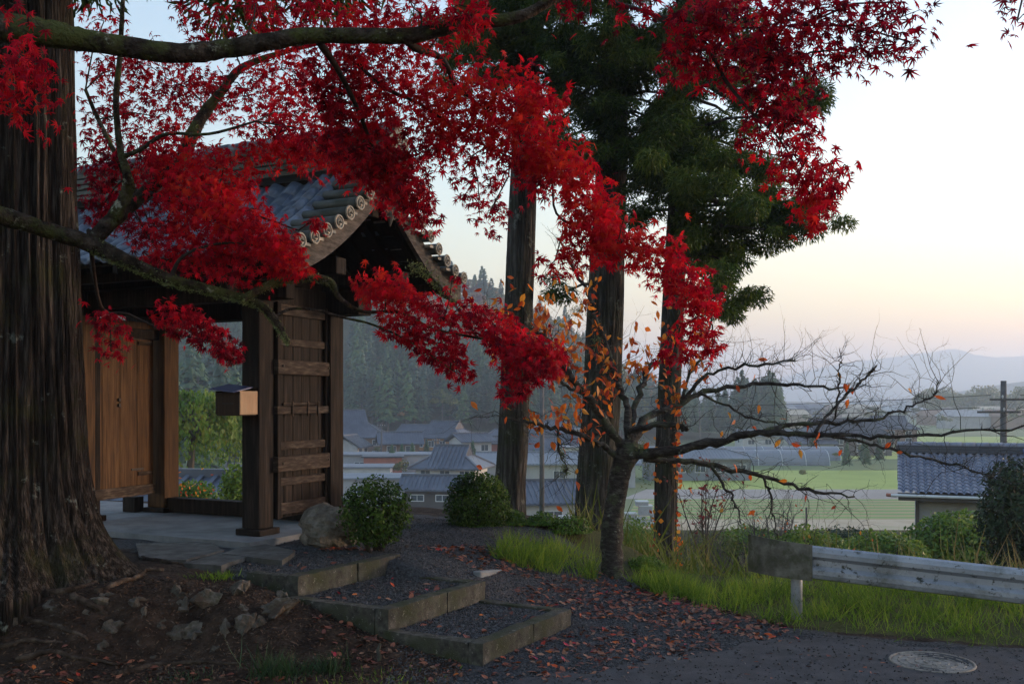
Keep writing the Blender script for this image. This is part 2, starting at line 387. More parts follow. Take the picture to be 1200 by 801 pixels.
def axis(lo, hi, a, b, step, grow):
    c = list(np.arange(a, b+1e-6, step)); d = step; p = b
    while p < hi: d *= grow; p = min(hi, p+d); c.append(p)
    d = step; p = a
    while p > lo: d *= grow; p = max(lo, p-d); c.insert(0, p)
    return np.array(c)
gx = axis(-2500, 2500, -6.5, 5.5, .065, 1.12); gy = axis(-60, 5000, 6.4, 13.5, .065, 1.10)
X, Y = np.meshgrid(gx, gy); Z = height(X, Y)
V = np.stack([X, Y, Z], 2).reshape(-1, 3); nx_, ny_ = len(gx), len(gy)
I = (np.arange(ny_-1)[:, None]*nx_+np.arange(nx_-1)[None]).ravel()
Q = np.stack([I, I+1, I+1+nx_, I+nx_], 1).ravel()
# where gravel, grass and open field lie (a mask of materials, not of light)
sc_ = .866*X-.5*Y; vc_ = .5*X+.866*Y
tedge = Y-np.interp(X, EX, EY)
roadb = np.interp(X, [-2, -1.0, .9, 1.65, 2.44, 4.0, 9], [7.9, 8.6, 10.9, 9.9, 8.62, 7.95, 7.0])
gravel = np.clip(1-(Y-roadb)/.25, 0, 1)*np.clip((sc_+5.2)/.8+np.clip((vc_-6.5)/.2, -1, 1), 0, 1)
terr = np.clip((vc_-6.6)/.5, 0, 1)*np.clip(1-(tedge+1.0)/.8, 0, 1)*np.clip((X+4.6)/.6, 0, 1)*np.clip((1.6-X)/.5, 0, 1)
gravel = np.clip(np.maximum(gravel*np.clip((X+1.2)/.5, 0, 1), terr), 0, 1)
grass = np.clip((tedge+1.3)/.9, 0, 1)*np.clip((X-.1)/.8, 0, 1)+np.clip((Y-roadb)/.5, 0, 1)*np.clip((X-1.5)/.5, 0, 1)
grass = np.clip(np.maximum(grass, np.clip((tedge-.3)/1.5, 0, 1)), 0, 1)
def ground_mat():
    m, n, l, b = _m('ground soil gravel and grass')
    at_ = n.new('ShaderNodeAttribute'); at_.attribute_name = 'cover'
    sp = n.new('ShaderNodeSeparateColor'); l.new(at_.outputs['Color'], sp.inputs[0])
    tc = n.new('ShaderNodeTexCoord')
    def nz(scale, cols, lo=.3, hi=.7, det=8):
        q = n.new('ShaderNodeTexNoise'); q.inputs['Scale'].default_value = scale; q.inputs['Detail'].default_value = det; q.inputs['Roughness'].default_value = .65
        l.new(tc.outputs['Object'], q.inputs['Vector']); r = _ramp(n, cols, lo, hi); l.new(q.outputs[0], r.inputs[0]); return q, r
    _, soil = nz(6, [(.010, .006, .005), (.030, .019, .013), (.068, .045, .032)])
    _, grav = nz(45, [(.018, .018, .021), (.048, .049, .054), (.115, .115, .12)])
    _, gras = nz(2.5, [(.035, .030, .014), (.050, .055, .016), (.085, .085, .028)])
    wob = n.new('ShaderNodeTexNoise'); wob.inputs['Scale'].default_value = 5; wob.inputs['Detail'].default_value = 6; l.new(tc.outputs['Object'], wob.inputs['Vector'])
    def soft(ch):
        a = n.new('ShaderNodeMath'); a.operation = 'MULTIPLY_ADD'; a.inputs[1].default_value = 1.0
        s = n.new('ShaderNodeMath'); s.operation = 'SUBTRACT'; l.new(wob.outputs[0], s.inputs[0]); s.inputs[1].default_value = .5
        l.new(sp.outputs[ch], a.inputs[0]); l.new(s.outputs[0], a.inputs[2])
        r = n.new('ShaderNodeMapRange'); r.inputs[1].default_value = .42; r.inputs[2].default_value = .58; l.new(a.outputs[0], r.inputs[0]); return r.outputs[0]
    m1 = n.new('ShaderNodeMix'); m1.data_type = 'RGBA'; l.new(soft(0), m1.inputs[0]); l.new(soil.outputs[0], m1.inputs[6]); l.new(grav.outputs[0], m1.inputs[7])
    m2 = n.new('ShaderNodeMix'); m2.data_type = 'RGBA'; l.new(soft(1), m2.inputs[0]); l.new(m1.outputs[2], m2.inputs[6]); l.new(gras.outputs[0], m2.inputs[7])
    l.new(m2.outputs[2], b.inputs['Base Color']); b.inputs['Roughness'].default_value = .92; b.inputs['Specular IOR Level'].default_value = .15
    v = n.new('ShaderNodeTexVoronoi'); v.inputs['Scale'].default_value = 38; l.new(tc.outputs['Object'], v.inputs['Vector'])
    fine = n.new('ShaderNodeTexNoise'); fine.inputs['Scale'].default_value = 30; fine.inputs['Detail'].default_value = 8; l.new(tc.outputs['Object'], fine.inputs['Vector'])
    ad = n.new('ShaderNodeMath'); ad.operation = 'ADD'; l.new(v.outputs[0], ad.inputs[0]); l.new(fine.outputs[0], ad.inputs[1])
    bp = n.new('ShaderNodeBump'); bp.inputs['Strength'].default_value = .9; bp.inputs['Distance'].default_value = .02
    l.new(ad.outputs[0], bp.inputs['Height']); l.new(bp.outputs[0], b.inputs['Normal'])
    return m
ground = struct(npmesh('ground', V, Q, 4, ground_mat(), None, True))
ca = ground.data.color_attributes.new('cover', 'FLOAT_COLOR', 'POINT')
cc = np.zeros((V.shape[0], 4), np.float32); cc[:, 0] = gravel.ravel(); cc[:, 1] = grass.ravel(); cc[:, 3] = 1
ca.data.foreach_set('color', cc.ravel())

# asphalt road in the right foreground, one sheet just above the ground
rx = np.arange(-.2, 12, .1); rows = []
rv, rf = [], []
for j in range(60):
    for x in rx:
        yb = float(np.interp(x, [-.2, .6, 1.6, 2.44, 4.0, 12], [7.0, 7.35, 7.95, 8.45, 7.85, 5.5]))+.06*math.sin(x*7)+.04*math.sin(x*17+1)
        y = -8+(yb+8)*(j/59)
        rv.append((x, y, hz(x, y)+.012))
nr = len(rx)
rf = [(j*nr+i, j*nr+i+1, (j+1)*nr+i+1, (j+1)*nr+i) for j in range(59) for i in range(nr-1)]
struct(obj('road', MB().add(rv, rf), M['road'], None, True))

# ---- fields on the valley floor: sheets laid over the plain
def fieldmat(name, cols, stripe=None, sc=.06):
    m = pmat(name, cols, sc, .95, 0, 1)
    if stripe:
        n, l = m.node_tree.nodes, m.node_tree.links; b = n['Principled BSDF']
        tc = n.new('ShaderNodeTexCoord'); w = n.new('ShaderNodeTexWave'); w.bands_direction = 'Y'; w.inputs['Scale'].default_value = stripe[1]; w.inputs['Distortion'].default_value = 1.0; w.inputs['Detail'].default_value = 3
        l.new(tc.outputs['Object'], w.inputs['Vector'])
        mx = n.new('ShaderNodeMix'); mx.data_type = 'RGBA'; l.new(w.outputs[0], mx.inputs[0])
        l.new(b.inputs['Base Color'].links[0].from_socket, mx.inputs[6]); mx.inputs[7].default_value = (*stripe[0], 1); l.new(mx.outputs[2], b.inputs['Base Color'])
    return m
M['f_green'] = fieldmat('yellow green stubble field', [(.24, .32, .08), (.32, .40, .10), (.40, .44, .15)])
M['f_rows'] = fieldmat('rows of green crop', [(.13, .25, .07), (.20, .34, .09)], ((.36, .29, .16), .10))
M['f_soil'] = fieldmat('bare grey soil field', [(.27, .245, .215), (.37, .34, .305)])
M['f_tan'] = fieldmat('dry tan field', [(.34, .27, .17), (.48, .40, .28), (.27, .28, .14)], None, .1)
M['f_grey'] = fieldmat('pale grey yard', [(.10, .11, .10), (.15, .155, .15), (.12, .14, .09)])
M['f_far'] = fieldmat('far muted farmland', [(.07, .12, .05), (.14, .19, .075), (.23, .22, .14)], None, .012)
def field(x0, x1, y0, y1, mat, k=1, skew=0.0, name='field'):
    v = []
    for (a, b) in ((x0, y0), (x1, y0), (x1+skew, y1), (x0+skew, y1)):
        v.append((a, b, -10.5+.03*k))
    return struct(obj(name, MB().add(v, [(0, 1, 2, 3)]), mat))
field(-260, 420, 92, 700, M['f_far'], 1)
field(12, 90, 95.5, 105, M['f_tan'], 2, 3)
field(12, 95, 105, 127, M['f_rows'], 2, 4)
field(14, 110, 127, 141, M['f_soil'], 2, 5)
field(22, 120, 141, 180, M['f_green'], 2, 6)
field(0, 14, 128, 175, M['f_green'], 2, 3)
field(45, 300, 215, 245, M['f_green'], 2, 8)
field(60, 360, 300, 350, M['f_green'], 2, 8)
field(-60, -1, 96, 215, M['f_grey'], 2, 2, 'village_yard')

# ---- wooded hill behind the village
RIDGE = [(-420, 120), (-200, 96), (-110, 76), (-60, 62), (-16, 49), (10, 37), (27, 28), (40, 20), (58, 4), (75, -8), (95, -11.5), (140, -12)]
def hillz(x, y):
    top = lerp_tab(RIDGE, x*480/max(y, 330) if y > 200 else x)
    base = 262-.28*max(0, -x-25)+.25*max(0, x)
    t = (y-base)/(480-base)
    if t <= 0: return -10.6-1.2*min(1, -t*8)
    s = t if t < 1 else max(0.0, 1-(t-1)*.6)
    return -10.6+(top+10.6)*(s*.75+.25*ss(0, 1, s))+1.6*math.sin(x*.05+y*.03)*min(1, t*4)
hx = np.linspace(-420, 150, 96); hy = np.linspace(150, 760, 70)
hv = [(x, y, hillz(x, y)) for y in hy for x in hx]
hf = [(j*96+i, j*96+i+1, (j+1)*96+i+1, (j+1)*96+i) for j in range(69) for i in range(95)]
M['hill'] = pmat('scrubby hillside', [(.035, .045, .022), (.07, .075, .035), (.11, .10, .055)], .08, .95, .5, 1, dist=1.0)
struct(obj('hill', MB().add(hv, hf), M['hill'], None, True))
# ---- far mountains
def mountain(name, y0, tab, depth, mat, seed):
    v = []; n = 120; xs = np.linspace(tab[0][0], tab[-1][0], n); rws = 14
    for j in range(rws):
        t = j/(rws-1)
        for x in xs:
            hgt = lerp_tab(tab, x); s = math.sin(math.pi*t)**.9 if t <= .5 else math.sin(math.pi*t)
            nz = noise.noise(Vector((x*.004, t*3, seed)))*.18+noise.noise(Vector((x*.015, t*8, seed+5)))*.06
            v.append((x, y0+depth*(t-.5)*2, -12+(hgt+12)*s*(1+nz*(1-abs(2*t-1)*.2)*(.25+.75*abs(2*t-1)))))
    f = [(j*n+i, j*n+i+1, (j+1)*n+i+1, (j+1)*n+i) for j in range(rws-1) for i in range(n-1)]
    return struct(obj(name, MB().add(v, f), mat, None, True))
def mpx(d, rows): return [((px-600)/F*d, CZ+(HY-py)/F*d) for px, py in rows]
M['mountain'] = pmat('far forested mountain', [(.03, .04, .035), (.06, .07, .05)], .004, .95, 0, 1)
mountain('mountain', 3900, mpx(3900, [(500, 462), (760, 456), (900, 446), (960, 432), (1010, 421), (1060, 416), (1100, 412), (1112, 409), (1130, 415), (1160, 419), (1200, 417), (1260, 424), (1350, 430)]), 500, M['mountain'], 1.0)
mountain('low_hills', 1750, mpx(1750, [(620, 468), (760, 466), (900, 470), (980, 471), (1050, 468), (1120, 461), (1165, 452), (1200, 447), (1260, 440), (1400, 430)]), 220, M['mountain'], 4.0)

# ---- haze over the whole valley
hb = MB().abox(-2560, 2560, -80, 5100, -13.5, 236)
hm = bpy.data.materials.new('valley haze'); hm.use_nodes = True; hm.node_tree.nodes.clear()
pv = hm.node_tree.nodes.new('ShaderNodeVolumePrincipled'); ho = hm.node_tree.nodes.new('ShaderNodeOutputMaterial')
pv.inputs['Color'].default_value = (.68, .82, 1.0, 1); pv.inputs['Density'].default_value = .00054; pv.inputs['Anisotropy'].default_value = .2
hm.node_tree.links.new(pv.outputs[0], ho.inputs['Volume'])
haze = obj('haze', hb, hm); stuff(haze, 'thin morning haze filling the whole valley', 'haze')

# ------------------------------------------------------------------ the temple gate
GY = math.radians(26)
GE = Vector((math.cos(GY), -math.sin(GY), 0)); GG = Vector((math.sin(GY), math.cos(GY), 0)); GP = Vector((-1.43, 10.9, 0)); UP = Vector((0, 0, 1))
def G(u, v, z): return GP+GE*u+GG*v+UP*z
PAD = .55
gate = thing('temple_gate', 'old dark timber temple gate with curved blue grey tiled roof', 'gate', G(-2.5, 0, PAD))
def gbox(mb, u0, u1, v0, v1, z0, z1, bev=.008):
    return mb.box(G((u0+u1)/2, (v0+v1)/2, (z0+z1)/2), GE*(u1-u0)/2, GG*(v1-v0)/2, UP*(z1-z0)/2, bev)
def gpart(name, u0, u1, v0, v1, z0, z1, mat='gate_wood', parent=None, bev=.008):
    return obj(name, gbox(MB(), u0, u1, v0, v1, z0, z1, bev), M[mat], parent or gate)
UA, VA, UB, VB, UC = -1.21, -.6, -1.21, .65, -3.86
for u in (UA, UC):
    p = gpart('control_post', u-.12, u+.12, VA-.12, VA+.12, PAD+.07, 3.32, 'gate_wood')
    gpart('base_plate', u-.17, u+.17, VA-.17, VA+.17, PAD, PAD+.068, 'gate_wood', p)
for u in (UB, UC):
    p = gpart('main_post', u-.15, u+.15, VB-.13, VB+.13, PAD+.06, 3.36, 'gate_wood' if u == UB else 'door_wood')
    gpart('base_plate', u-.19, u+.19, VB-.18, VB+.18, PAD, PAD+.058, 'gate_wood', p)
gpart('threshold', UC+.152, UB-.152, VB-.09, VB+.09, PAD+.005, PAD+.19)
gpart('lintel', UC-.55, UB+.55, VB-.134, VB+.134, 3.02, 3.30)
gpart('eave_beam', -5.0, -.10, VA-.09, VA+.09, 3.325, 3.50)
gpart('eave_beam', -5.0, -.10, VB-.09, VB+.09, 3.365, 3.50)
for u in (UB, UC):
    gpart('tie_beam', u-.08, u+.08, VA-.55, VB+.55, 3.08, 3.30, bev=.01)
    gpart('king_post', u-.07, u+.07, -.07, .07, 3.31, 4.12)
    gpart('tie_beam', u-.06, u+.06, VA-.1, VB+.1, 2.80, 2.93)
gpart('front_beam', UC-.5, UA+.45, VA-.075, VA+.075, 3.10, 3.30)
gpart('ridge_beam', -5.0, -.08, -.075, .075, 4.02, 4.20)
for v in (-1.28, 1.30): gpart('eave_beam', -5.0, -.08, v-.06, v+.06, 3.30, 3.42)
for k in range(5):      # plank infill of the gable above the tie beam, one plank at a time
    v0 = VA+.1+k*.21
    gpart('gable_plank', UB-.02, UB+.02, v0, v0+.204, 3.302, 3.50+.55*(1-abs(v0+.1)/.75), 'gate_wood', bev=.004)

# --- door leaves: planks, stiles, rails, bolt
def leaf(p0, p1, z0, z1, face, planks, rails, matp, matr, stile=.09, hinge_end=None):
    p0, p1 = Vector((*p0, 0)), Vector((*p1, 0)); d = (p1-p0); L = d.length; d.normalize()
    nrm = d.cross(UP); nrm = nrm if nrm.dot(face) > 0 else -nrm
    first = None
    def pc(name, s0, s1, a0, a1, n0, n1, mat, parent, bev=.005):
        return obj(name, MB().box(p0+d*(s0+s1)/2+UP*(a0+a1)/2+nrm*(n0+n1)/2, d*(s1-s0)/2, nrm*(n1-n0)/2, UP*(a1-a0)/2, bev), mat, parent)
    mid = obj('door', MB().box(p0+d*L/2+UP*(z0+z1)/2-nrm*.02, d*(L/2-.002), nrm*.012, UP*(z1-z0-.02)/2), matp, gate)
    w = L/planks
    for i in range(planks):
        o = R.uniform(-.003, .003)
        pc('plank', i*w+.003, (i+1)*w-.003, z0+.004, z1-.004, -.006+o, .016+o, matp, mid, .003)
    for (a0, a1, n1, inset) in rails:
        pc('rail', inset, L-inset+.0, a0, a1, .020, n1, matr, mid, .006)
    return mid, pc, L
rl = [(2.96, 3.08, .05, .06), (2.62, 2.70, .045, .06), (2.30, 2.46, .085, -.03), (1.86, 1.945, .075, -.03), (1.46, 1.55, .05, .06), (1.22, 1.39, .09, -.04), (1.06, 1.15, .05, .06), (.74, .87, .055, .06)]
dr, pc, L = leaf((-2.63, 10.99), (-2.235, 11.90), .70, 3.10, GE, 6, rl, M['gate_wood'], M['gate_wood_h'])
pc('stile', -.005, .06, .70, 3.10, .02, .06, M['gate_wood'], dr); pc('stile', L-.07, L-.005, .70, 3.10, .02, .06, M['gate_wood'], dr)
pc('bolt', .10, L*.8, 1.955, 1.985, .03, .06, M['gate_wood_h'], dr)
for s in (.22, .52, .72): pc('bolt_bracket', s, s+.025, 1.83, 2.0, .076, .092, M['gate_wood_h'], dr)
for s in (.04, L-.07):
    for a in (2.38, 1.30): pc('nail_head', s, s+.025, a, a+.025, .086, .100, M['iron'], dr, .006)
dl, pc, L = leaf((-4.70, 13.02), (-5.12, 11.86), .80, 3.02, GE, 4, [(.80, .93, .05, 0.0)], M['door_wood'], M['gate_wood_h'])
for a in (1.05, 2.72):
    pc('hinge_strap', .02, .30, a, a+.05, .018, .03, M['gate_wood_h'], dl); pc('hinge_strap', .20, .42, a+.07, a+.10, .018, .027, M['iron'], dl)
for a in (1.93, 2.0): pc('nail_head', .62, .66, a, a+.04, .018, .04, M['iron'], dl, .012)
gpart('bracing_block', UC-.42, UC-.20, VB-.30, VB-.14, PAD+.002, PAD+.2)

# --- roof: curved profile, boards, rafters, tiles
HW = 1.66
def prof(v):
    t = min(1.15, abs(v)/HW); return 3.47+1.08*(1-t)**1.5 if t < 1 else 3.47-.25*(t-1)
def slope(v):
    e = .01; a = max(abs(v)-e, 0); b = abs(v)+e
    return Vector((1, (prof(b)-prof(a))/(b-a)))        # (dv, dz) per unit outward
U0, U1 = -5.05, .02
vs = [HW*i/12 for i in range(13)]
roof = None
mb = MB()
for sgn in (-1, 1):
    top = [G(U0, sgn*v, prof(v)-.035) for v in vs]; bot = [G(U0, sgn*v, prof(v)-.06) for v in vs]
    mb.prism(top+bot[::-1], GE*(U1-U0-.04))
roof = obj('roof', mb, M['gate_wood'], gate)
nraf = 15
for k in range(nraf):
    u = U0+.12+(U1-U0-.35)*k/(nraf-1)
    for sgn in (-1, 1):
        top = [G(u, sgn*v, prof(v)-.062) for v in vs]; bot = [G(u, sgn*v, prof(v)-.14) for v in vs]
        obj('rafter', MB().prism(top+bot[::-1], GE*.06), M['gate_wood'], roof)
for sgn in (-1, 1):
    for (uu, th, d0, d1, nm, mt) in ((U1-.02, .055, .03, .25, 'bargeboard', 'barge_wood'), (U1-.15, .05, .07, .20, 'inner_bargeboard', 'gate_wood'), (U0-.03, .055, .03, .25, 'bargeboard', 'barge_wood')):
        vv = [HW*1.02*i/14 for i in range(15)]
        top = [G(uu, sgn*v, prof(v)-d0) for v in vv]; bot = [G(uu, sgn*v, prof(v)-d1-.03*(1-v/HW)) for v in vv]
        obj(nm, MB().prism(top+bot[::-1], GE*th), M[mt], roof)
# pendant carved ornament below the gable peak
mb = MB()
pc0 = G(U1+.05, 0, 4.24)
poly = [pc0+GG*(.105*math.sin(a)*(1+.25*math.cos(3*a)))+UP*(-.10+.17*math.cos(a)) for a in [2*math.pi*i/22 for i in range(22)]]
mb.prism(poly, GE*.035)
gp = obj('gable_pendant', mb, M['barge_wood'], roof)
for sg in (-1, 1):
    for (cz, r0, tn) in ((4.10, .075, 1.5), (4.02, .055, 1.3), (4.22, .05, 1.2)):
        pts = []
        for i in range(26):
            a = i/25*tn*2*math.pi; r = r0*(1-.8*i/25)
            pts.append(G(U1+.095, sg*(.07+.0*r0)+sg*r*math.cos(a), cz+r*math.sin(a)))
        obj('scroll', MB().tube(pts, .012, 6), M['barge_wood'], gp)
obj('scroll', MB().tube([G(U1+.09, 0, 4.10), G(U1+.10, 0, 4.0), G(U1+.09, 0, 3.90)], [.03, .035, .008], 8), M['barge_wood'], gp)
# pantiles: one mesh, shared
TW, TL = .268, .232
tv, tf = [], []
prf = []
for i in range(13):
    t = i/12; x = t*(TW+.02)
    z = .028*math.sin(t*2*math.pi*.98-.35)+.012*(1 if t > .86 else 0)
    prf.append((x, z))
for (y, dz) in ((0, .012), (TL+.045, .0)):
    for th in (0, -.017): tv += [(x, y, z+dz+th) for x, z in prf]
n = len(prf)
for i in range(n-1):
    tf += [(i, i+1, 2*n+i+1, 2*n+i), (n+i+1, n+i, 3*n+i, 3*n+i+1), (2*n+i, 2*n+i+1, 3*n+i+1, 3*n+i), (i+1, i, n+i, n+i+1)]
tf += [(0, 2*n, 3*n, n), (n-1, 2*n-1, 4*n-1, 3*n-1)]
tile_me = bpy.data.meshes.new('roof_tile'); tile_me.from_pydata(tv, [], tf); tile_me.materials.append(M['tile']); tile_me.update()
tile_me.polygons.foreach_set('use_smooth', [len(p.vertices) == 4 and i % 4 < 2 for i, p in enumerate(tile_me.polygons)])
# arc-length positions along the slope
arc = [(0, 0)]
for i in range(1, 401):
    v = HW*1.02*i/400; pv_ = HW*1.02*(i-1)/400
    arc.append((arc[-1][0]+math.hypot(v-pv_, prof(v)-prof(pv_)), v))
def v_at(s): return lerp_tab(arc, s)
SL = arc[-1][0]
ncol = 16; u_t0 = U0+.05
rowsN = int((SL-.10)/TL)
for sgn in (-1, 1):
    for r in range(rowsN):
        s0 = SL-(rowsN-r)*TL+.0; v0 = v_at(s0); v1 = v_at(min(SL, s0+TL))
        dn = (GG*sgn*(v1-v0)+UP*(prof(v1)-prof(v0))).normalized()
        ax = GE if sgn < 0 else -GE
        # local x along the eave, y down the slope, z out of the roof
        nz = ax.cross(dn);  ax2 = ax
        if nz.z < 0: nz = -nz; ax2 = -ax
        Mx = Matrix((ax2, dn, nz)).transposed()
        for c in range(ncol):
            ustart = u_t0+c*TW if ax2.dot(GE) > 0 else u_t0+(c+1)*TW
            p = G(ustart, sgn*v0, prof(v0)+.012)+nz*.012+Vector((R.uniform(-.003, .003), 0, R.uniform(-.003, .003)))
            child('roof_tile', tile_me, roof, p, Mx)
UT = u_t0+ncol*TW          # where the pantiles stop
# two round rows running down the slope, made of overlapping cylinder tiles
for sgn in (-1, 1):
    for uu in (UT+.06, UT+.25):
        for r in range(rowsN+1):
            s0 = max(0.0, SL-(rowsN-r+1)*TL+.22); s1 = min(SL, s0+TL+.02)
            if s1-s0 < .05: continue
            a = G(uu, sgn*v_at(s0), prof(v_at(s0))+.035); b = G(uu, sgn*v_at(s1), prof(v_at(s1))+.028)
            obj('cover_tile', MB().tube([a, b], [.068, .075], 14), M['tile'], roof, True)
# short cylinder tiles across the gable edge, each with a round crested end
ring_me = cap_me = None
Mx = Matrix((GG, UP, GE)).transposed()
mb = MB(); mb.tube([(math.cos(a)*.066, math.sin(a)*.066, .0) for a in [2*math.pi*i/20 for i in range(21)]], .011, 6, False)
ring_me = obj('tmp', mb, M['tile_pale']).data; bpy.data.objects.remove(bpy.data.objects['tmp'])
mb = MB()
for k in range(3):
    a0 = k*2*math.pi/3; pts = []; rr = []
    for i in range(9):
        a = a0+i*.24; r = .018+.021*(i/8); pts.append((math.cos(a)*r, math.sin(a)*r, .004)); rr.append(.014*(1-i/8)+.003)
    mb.tube(pts, rr, 6)
crest_me = obj('tmp', mb, M['tile_pale']).data; bpy.data.objects.remove(bpy.data.objects['tmp'])
nk = 9
for sgn in (-1, 1):
    for k in range(nk):
        s0 = SL-.10-k*(SL-.15)/(nk-.5); v = v_at(s0); z = prof(v)+.045
        ct = obj('edge_tile', MB().tube([G(UT+.30, sgn*v, z), G(U1+.13, sgn*v, z-.004), G(U1+.131, sgn*v, z-.004)], [.062, .066, .05], 16), M['tile_dark'], roof, True)
        child('tile_rim', ring_me, roof, G(U1+.133, sgn*v, z-.004), Mx); child('tile_crest', crest_me, roof, G(U1+.134, sgn*v, z-.004), Mx)
        s1 = s0-(SL-.15)/(nk-.5)*.5; v = v_at(max(.03, s1)); z = prof(v)-.005
        obj('edge_pan_tile', MB().bar(G(UT+.30, sgn*v, z), G(U1+.11, sgn*v, z), .15, .03), M['tile_pale' if k % 2 else 'tile_dark'], roof)
# round eave ends along the front edge
for sgn in (-1, 1):
    for c in range(ncol):
        p = G(u_t0+c*TW+.07, sgn*HW*1.01, prof(HW)+.01)
        obj('eave_tile', MB().tube([p, p+GG*sgn*.03], [.05, .045], 10), M['tile'], roof, True)
# ridge: stacked courses, round cap tiles, end ornament
zr = prof(0)+.0
for k in range(5):
    w = .15-.014*k
    obj('ridge_course', gbox(MB(), U0-.02+.01*k, U1+.12-.01*k, -w, w, zr+.075*k, zr+.075*k+.062, .01), M['tile_dark'], roof)
    if k: gpart('ridge_core', U0+.05, U1+.05, -w+.025, w-.025, zr+.075*k-.0129, zr+.075*k-.0001, 'tile_dark', roof, 0)
zt = zr+.075*5
nn = 18
for k in range(nn):
    a = U0+(U1+.14-U0)*k/nn; b = U0+(U1+.14-U0)*(k+1)/nn+.02
    obj('ridge_cap_tile', MB().tube([G(a, 0, zt+.035), G(b, 0, zt+.04)], [.082, .09], 12), M['tile'], roof, True)
og = [(-.20, 0), (-.24, .10), (-.16, .20), (-.20, .34), (-.10, .40), (-.07, .52), (0, .56), (.07, .52), (.10, .40), (.20, .34), (.16, .20), (.24, .10), (.20, 0)]
eo = obj('ridge_end_ornament', MB().prism([G(U1+.145, a, zr-.04+b) for a, b in og], GE*.07), M['tile_dark'], roof)
obj('ridge_end_ornament', MB().prism([G(U0-.10, a, zr-.04+b) for a, b in og], GE*.05), M['tile_dark'], roof)
for k in range(3): child('tile_rim', ring_me, roof, G(U1+.218, (-.1, 0, .1)[k], zr+(.10, .28, .10)[k]), Mx)

# --- concrete pad and worn flagstones in front of the gate
def slab(name, pts, z1, th, mat, jit=.0):
    poly = []
    for i, p in enumerate(pts):
        q = pts[(i+1) % len(pts)]
        for k in range(4):
            t = k/4; r = Vector(p).lerp(Vector(q), t)
            poly.append(Vector((r.x+R.uniform(-jit, jit), r.y+R.uniform(-jit, jit), z1-th)))
    return obj(name, MB().prism(poly, (0, 0, th)), mat)
struct(slab('concrete_pad', [G(-6.2, -1.15, 0), G(-.85, -1.15, 0), G(-.75, 1.3, 0), G(-6.2, 1.3, 0)], PAD-.002, .25, M['concrete']))
M['flag'] = pmat('worn rough paving', [(.045, .045, .043), (.085, .085, .082), (.14, .14, .135)], 7, .9, .6, 50, dist=.01, patch=((.06, .055, .045), 3, .5, .7))
for nm, pp, z in (('long grey paving slab sunk in gravel before the gate post', [(262, 648), (300, 634), (345, 645), (330, 656)], .505),
                  ('broad worn paving slab between the cedar and gate floor', [(160, 636), (245, 634), (262, 644), (215, 656), (165, 652)], .512),
                  ('small cracked paving slab at the foot of gate floor', [(216, 659), (264, 646), (292, 650), (262, 662)], .498)):
    tag(slab('paving_slab', [gnd(a, b, z) for a, b in pp], z, .12, M['flag'], .02), nm, 'paving slab')

# --- wooden box on the front post
mbx = thing('donation_box', 'small wooden box with navy lid fixed to the gate post', 'box', G(UA-.06, VA-.28, 1.86))
bu0, bu1, bv0, bv1, bz0, bz1 = UA-.22, UA+.09, VA-.40, VA-.125, 1.86, 2.09
obj('front_board', gbox(MB(), bu0, bu1, bv0, bv0+.015, bz0, bz1, .003), M['box_shaded'], mbx)
obj('back_board', gbox(MB(), bu0, bu1, bv1-.015, bv1, bz0, bz1+.06, .003), M['box_shaded'], mbx)
obj('side_board', gbox(MB(), bu1+.0005, bu1+.016, bv0, bv1, bz0, bz1+.02, .003), M['box_lit'], mbx)
obj('side_board', gbox(MB(), bu0-.016, bu0-.0005, bv0, bv1, bz0, bz1+.02, .003), M['box_shaded'], mbx)
obj('bottom_board', gbox(MB(), bu0, bu1, bv0, bv1, bz0-.013, bz0-.001, .002), M['box_shaded'], mbx)
obj('slot', gbox(MB(), bu0+.08, bu1-.08, bv0-.004, bv0-.001, 1.97, 1.985, 0), M['iron'], mbx)
lid = MB()
lid.prism([G(bu0-.05, bv0-.05, bz1+.035), G(bu1-.03, bv0-.05, bz1+.0), G(bu1-.03, bv0-.05, bz1+.012), G(bu0-.05, bv0-.05, bz1+.047)], GG*.30+UP*.055)
obj('lid', lid, M['blue_lid'], mbx)

